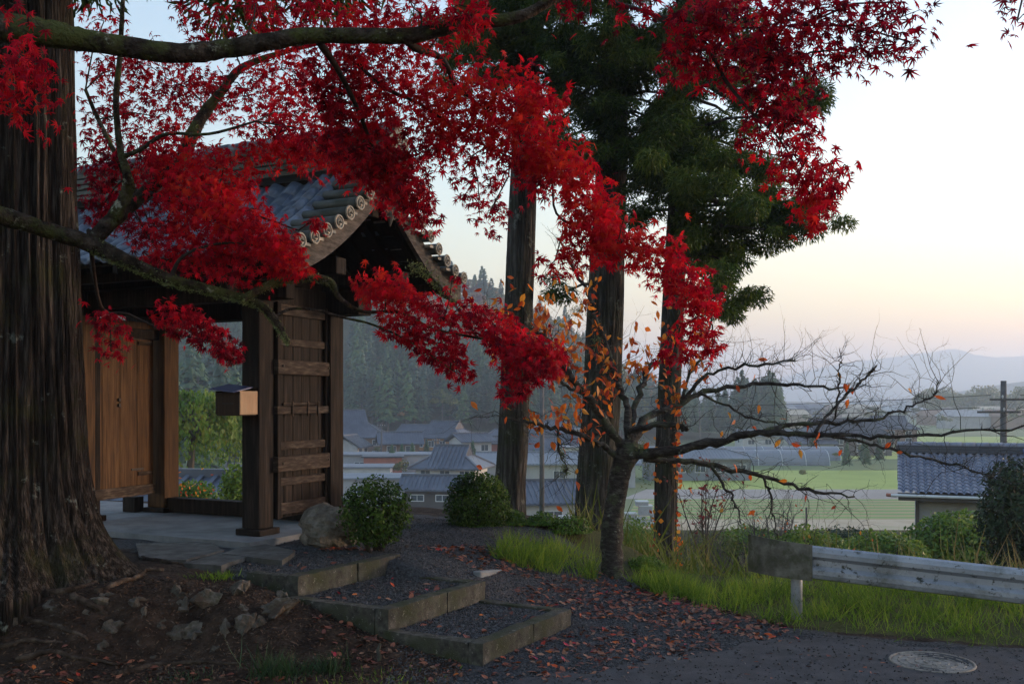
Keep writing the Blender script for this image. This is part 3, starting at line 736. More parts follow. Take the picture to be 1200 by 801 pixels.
# ------------------------------------------------------------------ stone steps
SY = math.radians(30); SE = Vector((math.cos(SY), -math.sin(SY), 0)); SG = Vector((math.sin(SY), math.cos(SY), 0))
K = [gnd(565.5, 754, .165), gnd(454.5, 714, .325), gnd(349, 675, .48)]
lab = ['lowest stone edged gravel step beside the dark road', 'middle stone edged gravel step between the other two', 'top stone edged gravel step in front of the round shrub']
STEPZ = []
for i, c in enumerate(K):
    t = thing('stone_step', lab[i], 'step', (c.x, c.y, c.z-.165), 'steps up to the gate')
    ln = 1.50; dep = (1.0, 1.08, 1.5)[i]; z1 = c.z; b0 = c.z-.20
    c0 = Vector((c.x, c.y, 0))
    def blk(name, s0, s1, g0, g1, za, zb, mat='stone_kerb', bev=.012):
        if bev: return obj(name, MB().rbox(c0+SE*(s0+s1)/2+SG*(g0+g1)/2+UP*(za+zb)/2, SE*(s1-s0)/2, SG*(g1-g0)/2, UP*(zb-za)/2, .045, .007, R.random()*9), M[mat], t)
        return obj(name, MB().box(c0+SE*(s0+s1)/2+SG*(g0+g1)/2+UP*(za+zb)/2, SE*(s1-s0)/2, SG*(g1-g0)/2, UP*(zb-za)/2), M[mat], t)
    cut = ln*R.uniform(.52, .6)
    blk('kerb_stone', -.13, 0, 0, cut-.004, b0-.08, z1); blk('kerb_stone', -.128, .002, cut+.004, ln, b0, z1-.004)
    if i < 2:
        blk('side_kerb', -dep, -.133, .004, .12, b0-.10, z1-.006); blk('back_kerb', -dep+.05, -.133, ln-.10, ln-.002, b0, z1-.005)
    else:
        blk('side_kerb', -.62, -.133, .006, .11, b0-.16, z1-.01)
    blk('gravel_tread', -dep, -.131, .121 if i < 2 else .112, ln-.101 if i < 2 else ln-.02, b0, z1-.03, 'gravel', 0)
    STEPZ.append((c0, dep, ln, z1))
# low edging beyond the steps
for k, (a, b, w, h_, mt) in enumerate((((478, 664), (556, 672), .10, .10, 'stone_kerb'), ((558, 672), (604, 667), .10, .09, 'concrete'), ((486, 652), (540, 656), .07, .09, 'root'))):
    pa, pb = gnd(*a, .30), gnd(*b, .22)
    o = obj('edging', MB().bar(pa+Vector((0, 0, -.05)), pb+Vector((0, 0, -.05)), w, h_+.06, bev=.012), M[mt])
    tag(o, ['low rough stone edging strip behind the steps', 'pale cut concrete edging piece lying behind the steps', 'old timber edging rail behind the stone edging strip'][k], 'edging')
o = obj('stake', MB().tube([gnd(479, 670, .33), gnd(479, 650, .33)+Vector((.01, -.35, .14))], [.03, .024], 7, True, .2), M['root'])
o = tag(o, 'short rotting wooden stake at the corner of the top step', 'stake')

# --- gravel: pebbles lying on the treads and the path
oc_v = np.array([(1, 0, 0), (-1, 0, 0), (0, 1, 0), (0, -1, 0), (0, 0, .7), (0, 0, -.7), (.6, .6, .35), (-.6, .55, -.3)]); oc_f = np.array([(4, 0, 6), (4, 6, 2), (4, 2, 1), (4, 1, 3), (4, 3, 0), (5, 6, 0), (5, 2, 6), (5, 7, 2), (5, 1, 7), (5, 3, 1), (5, 0, 3)])
P = []
for (c0, dep, ln, z1) in STEPZ:
    for _ in range(2600):
        s = -R.uniform(.14, dep-.02); g = R.uniform(.13, ln-.12); q = c0+SE*s+SG*g; P.append((q.x, q.y, z1-.028+R.uniform(0, .006)))
n_t = len(P)
gi = RegGrid = None
tries = 0
while len(P) < n_t+17000 and tries < 200000:
    tries += 1
    y = 6.9+R.random()**1.3*7.5; x = R.uniform(-2.6, 5.0)
    if abs(x/y) > .56: continue
    s = .866*x-.5*y; v = .5*x+.866*y
    rb = float(np.interp(x, [-2, -1.0, .9, 1.65, 2.44, 4.0, 9], [7.9, 8.6, 10.9, 9.9, 8.62, 7.95, 7.0]))
    inpath = (y < rb and x > -.9) or (v > 6.7 and x > -4 and x < 1.3 and y < np.interp(x, EX, EY)-.9)
    if not inpath: continue
    if any(-dep < (Vector((x, y, 0))-c0).dot(SE) < 0 and 0 < (Vector((x, y, 0))-c0).dot(SG) < ln for c0, dep, ln, z1 in STEPZ): continue
    rd = float(np.interp(x, [-.2, .6, 1.6, 2.44, 4.0, 12], [7.0, 7.35, 7.95, 8.45, 7.85, 5.5]))
    if x > -.2 and y < rd and R.random() < .85: continue
    P.append((x, y, hz(x, y)+(.012 if x > -.2 and y < rd else 0)+R.uniform(0, .004)))
P = np.array(P); N = len(P)
Mf = frames(NR.normal(size=(N, 3))*[.5, .5, 1]+[0, 0, .6], NR.uniform(0, 6.28, N))
scl = np.stack([NR.uniform(.006, .015, N), NR.uniform(.006, .013, N), NR.uniform(.005, .009, N)], 1)*np.where(NR.random(N) < .06, 1.6, 1.0)[:, None]
st = scatter('gravel', oc_v, oc_f, P, Mf, scl, M['gravel'], None, 'stuff')

# ------------------------------------------------------------------ rock, bank stones, roots' neighbours
o = obj('boulder', MB().blob(gnd(384, 640, .48)+Vector((0, .1, .17)), (.31, .26, .24), 26, 18, .36, 1.3, 3, .10), M['boulder'], None, False)
tag(o, 'large rough brown boulder beside the round shrub and gate post', 'boulder')
STONE = {2: 'tall jagged stone in the bank below the dry grass tuft', 3: 'blocky stone at the bank top beside the worn paving', 4: 'long flat stone in the bank next to the middle step', 17: 'upright stone in the bank above the lily turf clump',
         13: 'broad dark stone in the middle of the earth bank', 8: 'rounded pale stone low in the earth bank', 6: 'pointed stone in the bank under the front of thick cedar', 10: 'wide stone wedged beneath the root of thick cedar', 14: 'rounded stone at the outer side of the thick cedar'}
for (px, py, w, h_, sd_) in ((205, 700, 16, 20, 1), (238, 705, 26, 30, 2), (278, 694, 26, 22, 3), (318, 716, 44, 20, 4), (283, 715, 14, 12, 5), (130, 738, 18, 22, 6), (160, 757, 16, 14, 7), (203, 748, 20, 22, 8), (155, 710, 18, 20, 9), (120, 700, 26, 16, 10), (262, 742, 18, 20, 11), (250, 765, 14, 16, 12), (228, 742, 34, 22, 13), (6, 735, 24, 22, 14), (118, 761, 18, 14, 15), (168, 723, 14, 16, 16), (285, 738, 26, 34, 17), (213, 712, 20, 16, 18), (185, 735, 18, 14, 19), (95, 722, 18, 12, 20), (60, 712, 22, 14, 21), (300, 735, 20, 20, 22), (178, 772, 12, 9, 23), (330, 700, 16, 14, 24)):
    # follow the ray down to the bank
    d = 6.6
    while d < 10:
        p = at(px, py, d)
        if p.z <= hz(p.x, p.y): break
        d += .02
    r = w/F*d*.62; r2 = h_/F*d*.62
    o = obj('bank_stone', MB().blob((0, 0, 0), (r, r*.8, r2), 12, 8, .75, 1.4, sd_, .25), M['rock'])
    o.location = p+Vector((0, .045, -.02)); o.rotation_euler = (R.uniform(-.4, .4), R.uniform(-.5, .5), R.uniform(0, 6))
    tag(o, STONE.get(sd_, 'rough angular stone embedded in the earth bank below the thick cedar'), 'stone', 'stones in the bank')
# half-buried ceramic pipe rim and a pale stick near the lily turf
c = gnd(405, 772, -.05)
arcp = [c+Vector((.16*math.cos(a), .05*math.sin(a), .14*math.sin(a))) for a in [math.pi*i/12 for i in range(13)]]
tag(obj('drain_pipe', MB().tube(arcp, .022, 8), M['rock'], None, True), 'half buried dark pipe rim behind the lily turf', 'pipe')
c = gnd(443, 778, .01)
tag(obj('stick', MB().tube([c, c+Vector((.012, .01, .06)), c+Vector((-.004, .02, .10)), c+Vector((.012, .03, .15))], [.014, .017, .015, .010], 8, True, .2), M['stone_kerb'], None, True), 'short pale grey stick standing by the lowest step', 'stick')

# ------------------------------------------------------------------ leaves, blades and tree parts
def maple_leaf():
    """seven pointed lobes, fan of triangles, tips bent down"""
    L = [(-128, .42), (-82, .74), (-40, .95), (0, 1.06), (40, .95), (82, .74), (128, .42)]
    ring = [(0, -.10)]
    for i, (a, r) in enumerate(L):
        ar = math.radians(a)
        for da, k in ((-11, .52), (0, 1.0), (11, .52)):
            q = ar+math.radians(da); ring.append((math.sin(q)*r*k, math.cos(q)*r*k))
        if i < 6:
            b = math.radians((a+L[i+1][0])/2); ring.append((math.sin(b)*.26, math.cos(b)*.26))
    v = [(0, 0, 0)]+[(x, y, -.22*(x*x+y*y)+.03) for x, y in ring]
    n = len(ring)
    return np.array(v)*.5, np.array([(0, 1+(i+1) % n, 1+i) for i in range(n)])
ML_V, ML_F = maple_leaf()
OV_V = np.array([(0, 0, 0), (.20, .28, .03), (.22, .55, .02), (0, 1.0, -.10), (-.22, .55, .02), (-.20, .28, .03), (0, .5, -.03)]); OV_V[:, 1] -= .5
OV_F = np.array([(6, i, (i+1) % 6) for i in range(6)])
RH_V = np.array([(0, -.5, 0), (.5, 0, .06), (0, .5, 0), (-.5, 0, .06)]); RH_F = np.array([(0, 1, 2, 3)])
BL_V = np.array([(-.5, 0, 0), (.5, 0, 0), (.38, .5, .10), (-.38, .5, .10), (0, 1, .34)])        # blade of grass, y along
BL_F = np.array([(0, 1, 2), (0, 2, 3), (3, 2, 4)])
def mesh_of(name, v, f, mat):
    me = bpy.data.meshes.new(name); me.from_pydata([tuple(p) for p in v], [], [tuple(int(i) for i in q) for q in f]); me.materials.append(mat); me.update(); return me

def split_leaves(pos, Mt, sc, n, parent, name, bv, bf, mat, massname):
    """the n that show largest become leaf objects, the others one part"""
    pos = np.asarray(pos); px = 600+pos[:, 0]/pos[:, 1]*F; py = HY-(pos[:, 2]-CZ)/pos[:, 1]*F
    facing = np.abs(np.einsum('ni,ni->n', Mt[:, :, 2], pos/np.linalg.norm(pos, axis=1, keepdims=True)))
    key = np.where((px > 0) & (px < 1200) & (py > 0) & (py < 801), sc*facing/pos[:, 1], 0)
    order = np.argsort(-key); big = order[:n]; rest = order[n:]
    me = mesh_of(name, bv, bf, mat); n3 = len(sc)
    s3 = np.stack([sc*NR.uniform(.8, 1.1, n3), sc, sc*NR.uniform(.1, 2.6, n3)], 1)      # leaves differ in width and curl
    for i in big: child(name, me, parent, pos[i], Mt[i].tolist(), [float(q) for q in s3[i]])
    if len(rest): scatter(massname, bv, bf, pos[rest], Mt[rest], s3[rest], mat, parent, 'stuff')

def branch(mb, rows, d_off=0.0, sides=8, k=4, rough=.18, seed=0, jit=0.0):
    """rows of (px, py, depth, radius in px) -> tube in the world; returns list of (pos, radius)"""
    out = []; rj = random.Random(int(seed*31)+len(rows)); sp = smoothpath(rows, k)
    for i, (px, py, d, r) in enumerate(sp):
        j = jit*min(i, 6)/6
        out.append((at(px+rj.gauss(0, j), py+rj.gauss(0, j), d+d_off+rj.gauss(0, j*.012)), max(.0015, r*(1+rj.gauss(0, jit*.05))/F*d)))
    mb.tube([p for p, r in out], [r for p, r in out], sides, True, rough, seed)
    return out
def twigs(mb, path, n, length, r0, up=.2, spread=1.0, sub=2, lo=.15, hi=1.0, rnd=R, tips=None, bend=.35):
    """side twigs off a path of (pos, radius)"""
    for _ in range(n):
        t = rnd.uniform(lo, hi); i = min(len(path)-2, int(t*(len(path)-1))); p = path[i][0].lerp(path[i+1][0], rnd.random())
        ax = (path[i+1][0]-path[i][0]).normalized()
        dr = Vector((rnd.gauss(0, 1), rnd.gauss(0, 1), rnd.gauss(up, .8))); dr = (dr.normalized()*spread+ax*.55).normalized()
        L = length*rnd.uniform(.4, 1.25); r = min(path[i][1]*.7, r0*rnd.uniform(.6, 1.1)); pts = [p]; q = p.copy(); dd = dr.copy()
        m = 5
        for j in range(m):
            dd = (dd+Vector((rnd.gauss(0, bend), rnd.gauss(0, bend), rnd.gauss(up*.25, bend)))).normalized(); q = q+dd*L/m; pts.append(q.copy())
        rr = [r*(1-.72*j/m) for j in range(m+1)]
        mb.tube(pts, rr, 5, False)
        if tips is not None: tips.append((pts, L))
        if sub > 0: twigs(mb, list(zip(pts, rr)), 3, L*.5, r*.55, up, spread, sub-1, .3, 1.0, rnd, tips, bend)

# ------------------------------------------------------------------ thick cedar at the left
CX, CY = -4.36, 8.75
ced = thing('cedar_tree', 'massive old cedar trunk with peeling bark and spreading roots', 'tree', (CX, CY, .46))
v, f = [], []; nseg, nlev = 300, 80
for j in range(nlev):
    z = -.25+(8.2+.25)*(j/(nlev-1))**1.5; hgt = z-.45
    for i in range(nseg):
        a = 2*math.pi*i/nseg
        r = .54-.018*hgt+.56*math.exp(-max(0, hgt)/.36)*(.75+.25*math.cos(5*a+.6))+.10*math.exp(-max(0, hgt)/1.2)
        dv = Vector((math.cos(a), math.sin(a), 0))
        rid = noise.noise(Vector((math.cos(a)*7.0, math.sin(a)*7.0, z*.35)))+.6*noise.noise(Vector((math.cos(a)*17, math.sin(a)*17, z*.6+7)))
        r += .035*rid*(1+.6*math.exp(-max(0, hgt)/.6))-.075*abs(noise.noise(Vector((math.cos(a)*10, math.sin(a)*10, z*.22+3))))-.05*abs(noise.noise(Vector((math.cos(a)*26, math.sin(a)*26, z*.45+9))))+.02
        v.append((CX+dv.x*r-.05*hgt*0, CY+dv.y*r, z))
f = [(j*nseg+i, j*nseg+(i+1) % nseg, (j+1)*nseg+(i+1) % nseg, (j+1)*nseg+i) for j in range(nlev-1) for i in range(nseg)]
obj('trunk', MB().add(v, f), M['cedar_bark'], ced, True)
def groundray(px, py):
    d = 6.2
    while d < 16:
        p = at(px, py, d)
        if p.z <= hz(p.x, p.y): return p
        d += .02
    return p
for rows in ([(0, 697), (50, 697), (95, 690), (130, 677), (165, 670), (190, 669)], [(115, 696), (140, 684), (163, 677), (170, 668)], [(165, 655), (195, 660), (225, 663)],
             [(275, 664), (310, 672), (335, 686), (352, 704), (362, 716)], [(240, 662), (275, 666), (318, 678), (330, 682)], [(0, 725), (40, 728), (80, 740), (105, 752)], [(20, 775), (60, 765), (90, 772), (140, 780)],
             [(140, 792), (180, 780), (230, 777), (280, 779)], [(85, 700), (110, 712), (125, 722)], [(0, 760), (30, 752), (70, 755)]):
    pts = [groundray(a, b) for a, b in rows]; pts = [Vector(p) for p in smoothpath([tuple(p) for p in pts], 5)]
    r0 = R.uniform(.022, .036); rr = [r0*R.uniform(.85, 1.15)*(1-.6*i/len(pts)) for i in range(len(pts))]
    obj('root', MB().tube([p+Vector((R.gauss(0, .008), R.gauss(0, .008), r0*.45+.012*noise.noise(p*6))) for p in pts], rr, 9, True, .5, R.random()*9), M['root'], ced, True)
# foliage added high above the frame to keep trunk and gate in shade
def cedar_clumps(centres, per, size, blade, rnd):
    pos, nrm, spin, scl = [], [], [], []
    for c, rad in centres:
        m = max(6, int(per*rad*rad*4))
        p = rnd.normal(size=(m, 3)); p /= np.linalg.norm(p, axis=1, keepdims=True); p *= (rnd.random((m, 1))**.45)*rad*np.array([[1, 1, .62]])
        pos.append(np.array(c)+p)
        dd = p/rad*1.0+rnd.normal(size=(m, 3))*.45+[0, 0, -.55]; dd /= np.linalg.norm(dd, axis=1, keepdims=True); nrm.append(dd); scl.append(np.stack([rnd.uniform(.5, 1.1, m)*blade[0], rnd.uniform(.6, 1.4, m)*blade[1], np.full(m, blade[1])], 1))
    dd = np.concatenate(nrm); sd_ = np.cross(dd, rnd.normal(size=dd.shape)); sd_ /= np.linalg.norm(sd_, axis=1, keepdims=True)
    return np.concatenate(pos), np.stack([sd_, dd, np.cross(sd_, dd)], 2), np.concatenate(scl)
SP_V = np.array([(0, -.5, 0), (.5, -.1, .1), (.18, .5, -.05), (-.3, .15, .1)]); SP_F = np.array([(0, 1, 2), (0, 2, 3)])

# ------------------------------------------------------------------ three cedars at the edge of the slope
rc = random.Random(9); cs = []
for _ in range(210):
    zz = rc.uniform(6.4, 13.5); a = rc.uniform(0, 6.28); q = math.sqrt(rc.random())*(4.2-.22*(zz-6)); cs.append(((CX+math.cos(a)*q, CY+math.sin(a)*q, zz), rc.uniform(.45, .85)))
lm = MB(); lm.tube([(CX, CY, 8.1), (CX, CY, 11), (CX, CY, 14)], [.40, .28, .08], 12, False)
obj('upper_trunk', lm, M['cedar_bark'], ced, True)
for c, r_ in cs[::4]: obj('limb', MB().tube([(CX, CY, c[2]+.2), c], [.06, .015], 5, False), M['cedar_bark'], ced)
pos, Mt, sc = cedar_clumps(cs, 210, 1, (.05, .22), np.random.default_rng(4))
scatter('crown', SP_V, SP_F, pos, Mt, sc, M['cedar_leaf'], ced, 'stuff')
def slope_cedar(label, rows, d, clumps, per, blade, seed, limbs=()):
    rnd = np.random.default_rng(seed); rr = random.Random(seed)
    b = at(rows[0][0], rows[0][1], d); bz = hz(b.x, b.y)
    t = thing('cedar_tree', label, 'tree', (b.x, b.y, bz), 'cedars on the slope edge')
    path = [(Vector((b.x, b.y, bz-.3)), rows[0][2]*1.5/F*d)]+[(at(px, py, d), r/F*d) for px, py, r in rows]
    sp = smoothpath([(*p, r) for p, r in path], 9)
    v, f = [], []; ns = 64
    for j, q in enumerate(sp):
        for i in range(ns):
            a = 2*math.pi*i/ns
            r = q[3]*(1+.08*noise.noise(Vector((math.cos(a)*4, math.sin(a)*4, q[2]*.5+seed)))-.10*abs(noise.noise(Vector((math.cos(a)*9, math.sin(a)*9, q[2]*.45+seed)))))
            v.append((q[0]+math.cos(a)*r, q[1]+math.sin(a)*r, q[2]))
    f = [(j*ns+i, j*ns+(i+1) % ns, (j+1)*ns+(i+1) % ns, (j+1)*ns+i) for j in range(len(sp)-1) for i in range(ns)]
    obj('trunk', MB().add(v, f), M['cedar_bark_far'], t, True)
    cs = []
    for (px, py, rx, ry, n, dd) in clumps:
        for _ in range(int(n*.72)):
            a = rr.uniform(0, 6.28); q = rr.random()**.42
            cs.append((at(px+rx*q*math.cos(a), py+ry*q*math.sin(a), d+dd+rr.gauss(0, .9)), rr.uniform(.12, .36)))
    trunk_pts = [Vector(q[:3]) for q in sp]
    for c, rad in cs[::3]:
        tp = min(trunk_pts, key=lambda p: abs(p.z-(c.z+.25)))
        if (tp-c).length > 3.5: continue
        m1 = tp.lerp(c, .5)+Vector((0, 0, .10)); obj('limb', MB().tube([tp, m1, c], [.035, .025, .010], 5, False), M['cedar_bark_far'], t)
    pos, Mt, sc = cedar_clumps(cs, per, 1, blade, rnd)
    scatter('crown', SP_V, SP_F, pos, Mt, sc, M['cedar_leaf'], t, 'stuff')
    return t
slope_cedar('tall straight cedar behind the clipped shrubs, bare below thin foliage', [(597, 585, 19), (601, 520, 18), (606, 400, 17), (612, 250, 16), (618, 100, 14), (622, -40, 12), (626, -200, 9)], 17.5,
            [(560, 70, 48, 42, 44, .3), (640, 60, 52, 62, 66, 0), (540, 30, 45, 28, 34, .5), (600, 40, 60, 40, 40, .2), (600, -30, 90, 40, 40, 0), (630, -160, 80, 90, 60, 0)], 900, (.020, .13), 21)
slope_cedar('stout mossy cedar directly behind the orange leaved cherry', [(694, 640, 24), (699, 560, 23), (706, 450, 22), (712, 300, 20), (718, 150, 17), (722, 0, 15), (724, -200, 11)], 17.0,
            [(700, 70, 62, 70, 90, -.6), (745, 110, 55, 75, 80, -.4), (690, 170, 50, 35, 36, -.3), (670, 150, 30, 40, 16, .4), (700, -40, 90, 50, 70, 0), (740, 200, 40, 28, 20, 0), (650, 330, 20, 22, 5, .5), (715, -170, 90, 90, 70, 0)], 900, (.020, .13), 22)
slope_cedar('slender cedar with orange creeper on its trunk', [(779, 668, 13.5), (781, 560, 13.5), (785, 450, 13), (790, 330, 12.5), (796, 200, 11), (800, 60, 10), (804, -140, 8)], 16.0,
            [(830, 130, 62, 45, 60, .2), (800, 190, 62, 40, 55, 0), (850, 215, 60, 40, 55, -.2), (780, 250, 40, 35, 26, .2), (870, 270, 62, 28, 40, -.2), (930, 255, 48, 18, 22, -.3), (850, 325, 50, 28, 24, 0), (872, 358, 30, 16, 10, 0), (815, 300, 30, 22, 16, 0), (965, 240, 25, 14, 6, -.3), (985, 258, 10, 5, 2, -.3), (830, 50, 80, 50, 70, 0), (800, -80, 90, 80, 70, 0), (935, 120, 25, 50, 14, .2)], 900, (.020, .13), 23)
# creeper on the slender trunk
cr = thing('creeper', 'orange leaved creeper climbing the slender cedar trunk', 'creeper', (at(779, 668, 15.7).x, 15.7, hz(at(779, 668, 15.7).x, 15.7)))
pos = []; mb = MB()
for side, n in ((1, 70), (-1, 40)):
    pts = []
    for i in range(30):
        y = 665-i*4.4*(1.0 if side > 0 else .95)*1.25; w = 13.5-.006*(668-y)*2
        pts.append(at(780+.01*(668-y)+side*(w-1+R.uniform(-1.5, 1.5)), y, 15.82))
    mb.tube(pts, .006, 5, False)
    for _ in range(n):
        p = R.choice(pts); pos.append(p+Vector((R.gauss(.02*side, .035), -.04+R.gauss(0, .03), R.gauss(0, .05))))
obj('stem', mb, M['twig'], cr)
pos = np.array(pos); N = len(pos); me = mesh_of('leaf', RH_V, RH_F, M['cherry_leaf'])
Mf = frames(NR.normal(size=(N, 3))*.6+[0.2, -1, .2], NR.uniform(0, 6.28, N))
for i in range(N): child('leaf', me, cr, pos[i], Mf[i].tolist(), R.uniform(.05, .095))

# ------------------------------------------------------------------ cherry tree with a few orange leaves
cd = 11.0
chb = at(718, 682, cd)
cher = thing('cherry_tree', 'gnarled bare cherry with lichen and last orange leaves', 'tree', (chb.x, chb.y, hz(chb.x, chb.y)))
mb = MB()
branch(mb, [(717, 690, cd, 17), (718, 675, cd, 14), (717, 630, cd, 12.3), (721, 585, cd, 11.5), (727, 555, cd, 12), (735, 530, cd, 14), (738, 515, cd, 9)], 0, 16, 5, .2)
obj('trunk', mb, M['cherry_bark'], cher, True)
LIMB = [
 [(738, 533, 11, 11), (790, 527, 10.8, 8.5), (850, 515, 10.5, 7.5), (890, 506, 10.3, 6), (960, 509, 10.1, 4.2), (1030, 511, 10, 3.2), (1100, 508, 9.9, 2.6), (1205, 500, 9.8, 1.8)],
 [(755, 538, 11, 6), (810, 541, 11.2, 5), (850, 549, 11.3, 4.5), (894, 557, 11.4, 4), (946, 574, 11.4, 3), (1002, 583, 11.4, 1.6)],
 [(900, 507, 10.3, 4.5), (960, 510, 10.4, 3.5), (1010, 518, 10.5, 3), (1060, 530, 10.5, 2.5), (1112, 542, 10.6, 2), (1165, 558, 10.6, 1.2)],
 [(735, 525, 11, 9), (760, 490, 11.3, 7), (796, 474, 11.5, 5.5), (833, 458, 11.7, 4.5), (892, 450, 11.9, 3.4), (946, 451, 12, 2.6), (1000, 456, 12, 1.5)],
 [(870, 511, 10.4, 4.5), (932, 497, 10.6, 3.8), (985, 494, 10.7, 3), (1025, 492, 10.8, 2.6), (1058, 480, 10.9, 2), (1090, 466, 11, 1.6), (1100, 448, 11, .8)],
 [(955, 507, 10.1, 3.2), (975, 480, 10.2, 2.8), (1000, 455, 10.3, 2.3), (1018, 438, 10.4, 1.8), (1026, 430, 10.4, 1.4)],
 [(733, 528, 11, 9), (706, 490, 10.8, 7.5), (686, 462, 10.6, 6.5), (657, 423, 10.4, 5), (641, 397, 10.3, 4), (620, 384, 10.2, 3), (565, 367, 10.1, 1.4)],
 [(737, 522, 11, 8), (735, 480, 11.2, 6.5), (723, 444, 11.3, 5.5), (710, 407, 11.4, 4.5), (690, 345, 11.4, 3.2), (657, 292, 11.5, 1.8)],
 [(738, 522, 11, 7), (745, 470, 11.4, 5.5), (765, 430, 11.7, 4), (800, 400, 12, 3), (828, 392, 12.1, 2.2), (835, 350, 12.2, 1.3)],
 [(725, 535, 11, 7), (697, 516, 10.7, 5.5), (674, 506, 10.5, 4.5), (645, 500, 10.4, 3.5), (620, 494, 10.3, 2.6), (585, 488, 10.2, 1.4)],
 [(738, 505, 11, 6), (765, 498, 10.8, 5.5), (796, 499, 10.7, 5), (803, 504, 10.7, 4.2)],
 [(796, 474, 11.5, 4), (830, 440, 11.4, 3), (880, 428, 11.3, 2.4), (934, 422, 11.2, 1.8)],
 [(800, 470, 11.5, 3.5), (806, 440, 11.6, 2.6), (828, 412, 11.6, 2), (820, 385, 11.7, 1.2)],
 [(686, 462, 10.6, 4), (660, 450, 10.4, 2.6), (640, 425, 10.3, 1.8), (610, 430, 10.2, 1)],
 [(833, 545, 11.2, 3), (850, 570, 11.1, 2.4), (862, 590, 11.1, 1.6), (868, 612, 11, .9)],
 [(894, 557, 11.4, 2.6), (901, 575, 11.3, 2.2), (905, 600, 11.3, 1.6), (912, 630, 11.2, .8)],
 [(654, 503, 10.4, 2.2), (655, 525, 10.4, 1.6), (664, 552, 10.4, .9)],
 [(979, 490, 10.7, 2), (982, 455, 10.6, 1.5), (984, 430, 10.6, 1.2), (985, 412, 10.6, .8)],
 [(820, 460, 11.6, 2.5), (860, 480, 11.5, 2), (900, 495, 11.4, 1.6), (950, 500, 11.3, 1)],
]
tips = []; tips2 = []; rt = random.Random(3)
for i, rows in enumerate(LIMB):
    mb = MB(); rows = [(a, b, c, r*.64) for a, b, c, r in rows]; path = branch(mb, rows, 0, 9, 6, .4, i, 1.4)
    lb = obj('limb', mb, M['cherry_bark'], cher, True)
    tm = MB(); big = len(rows) > 5
    twigs(tm, path, 34 if big else 16, .70 if big else .45, .0048, .25 if i not in (1, 14, 15, 16) else -.35, 1.0, 2 if big else 1, .2, 1.0, rt, tips)
    if i in (3, 6, 7, 8, 11, 12, 13): twigs(tm, path, 26, .42, .0042, .75, .9, 1, .25, 1.0, rt, tips2, .22)
    # short spur shoots along the older wood
    twigs(tm, path, 34 if big else 12, .10, .006, .5, 1.2, 0, .3, 1.0, rt, None)
    obj('twigs', tm, M['cherry_bark'], lb)['kind'] = 'stuff'
# leaves: placed on twigs, most of them low in the crown
pos = []
cand = [(p, pts[-1]-pts[0]) for pts, L in tips for p in pts[2:]]
rt.shuffle(cand)
for p, dv in cand:
    px = 600+p.x/p.y*F; py = HY-(p.z-CZ)/p.y*F
    w = 1.0 if (620 < px < 800 and 320 < py < 520) else (.55 if px < 640 and py < 420 else (.09 if py < 520 else .08))
    if px > 1010: w *= .25
    if rt.random() < w*.6: pos.append(p+Vector((rt.gauss(0, .015), rt.gauss(0, .015), -.04)))
    if len(pos) > 480: break
c2 = [p for pts, L in tips2 for p in pts[2:]]; rt.shuffle(c2)
for p in c2:
    px = 600+p.x/p.y*F; py = HY-(p.z-CZ)/p.y*F
    if px < 830 and 300 < py < 520 and rt.random() < .5 and len(pos) < 720: pos.append(p+Vector((rt.gauss(0, .012), rt.gauss(0, .012), -.04)))
for (px, py) in ((545, 345), (552, 352), (560, 340), (568, 362), (580, 350), (572, 376), (588, 366), (596, 372), (560, 372), (612, 350), (600, 336), (540, 358), (606, 362), (585, 378)): pos.append(at(px, py, 10.1))
pos = np.array(pos); N = len(pos)
Mf = frames(NR.normal(size=(N, 3))*.8+[.3, -.8, .2], np.pi+NR.normal(size=N)*.7)
split_leaves(pos, Mf, NR.uniform(.075, .125, N), 285, cher, 'leaf', OV_V, OV_F, M['cherry_leaf'], 'leaves')
# hanging lichen tufts
for (px, py, w, h_, d) in ((758, 548, 9, 22, 11.1), (752, 523, 9, 8, 10.9), (808, 548, 12, 7, 11.2), (659, 535, 6, 12, 10.4), (663, 552, 5, 8, 10.4), (675, 365, 13, 9, 11.4), (700, 400, 8, 12, 11.4)):
    c = at(px, py, d); N = 140
    p = NR.normal(size=(N, 3))*[w/F*d*.45, w/F*d*.35, h_/F*d*.45]+np.array(c)
    scatter('lichen_tuft', RH_V, RH_F, p, frames(NR.normal(size=(N, 3)), NR.uniform(0, 6, N)), np.stack([NR.uniform(.006, .012, N), NR.uniform(.02, .05, N), np.ones(N)*.02], 1), M['moss'], cher, 'stuff')

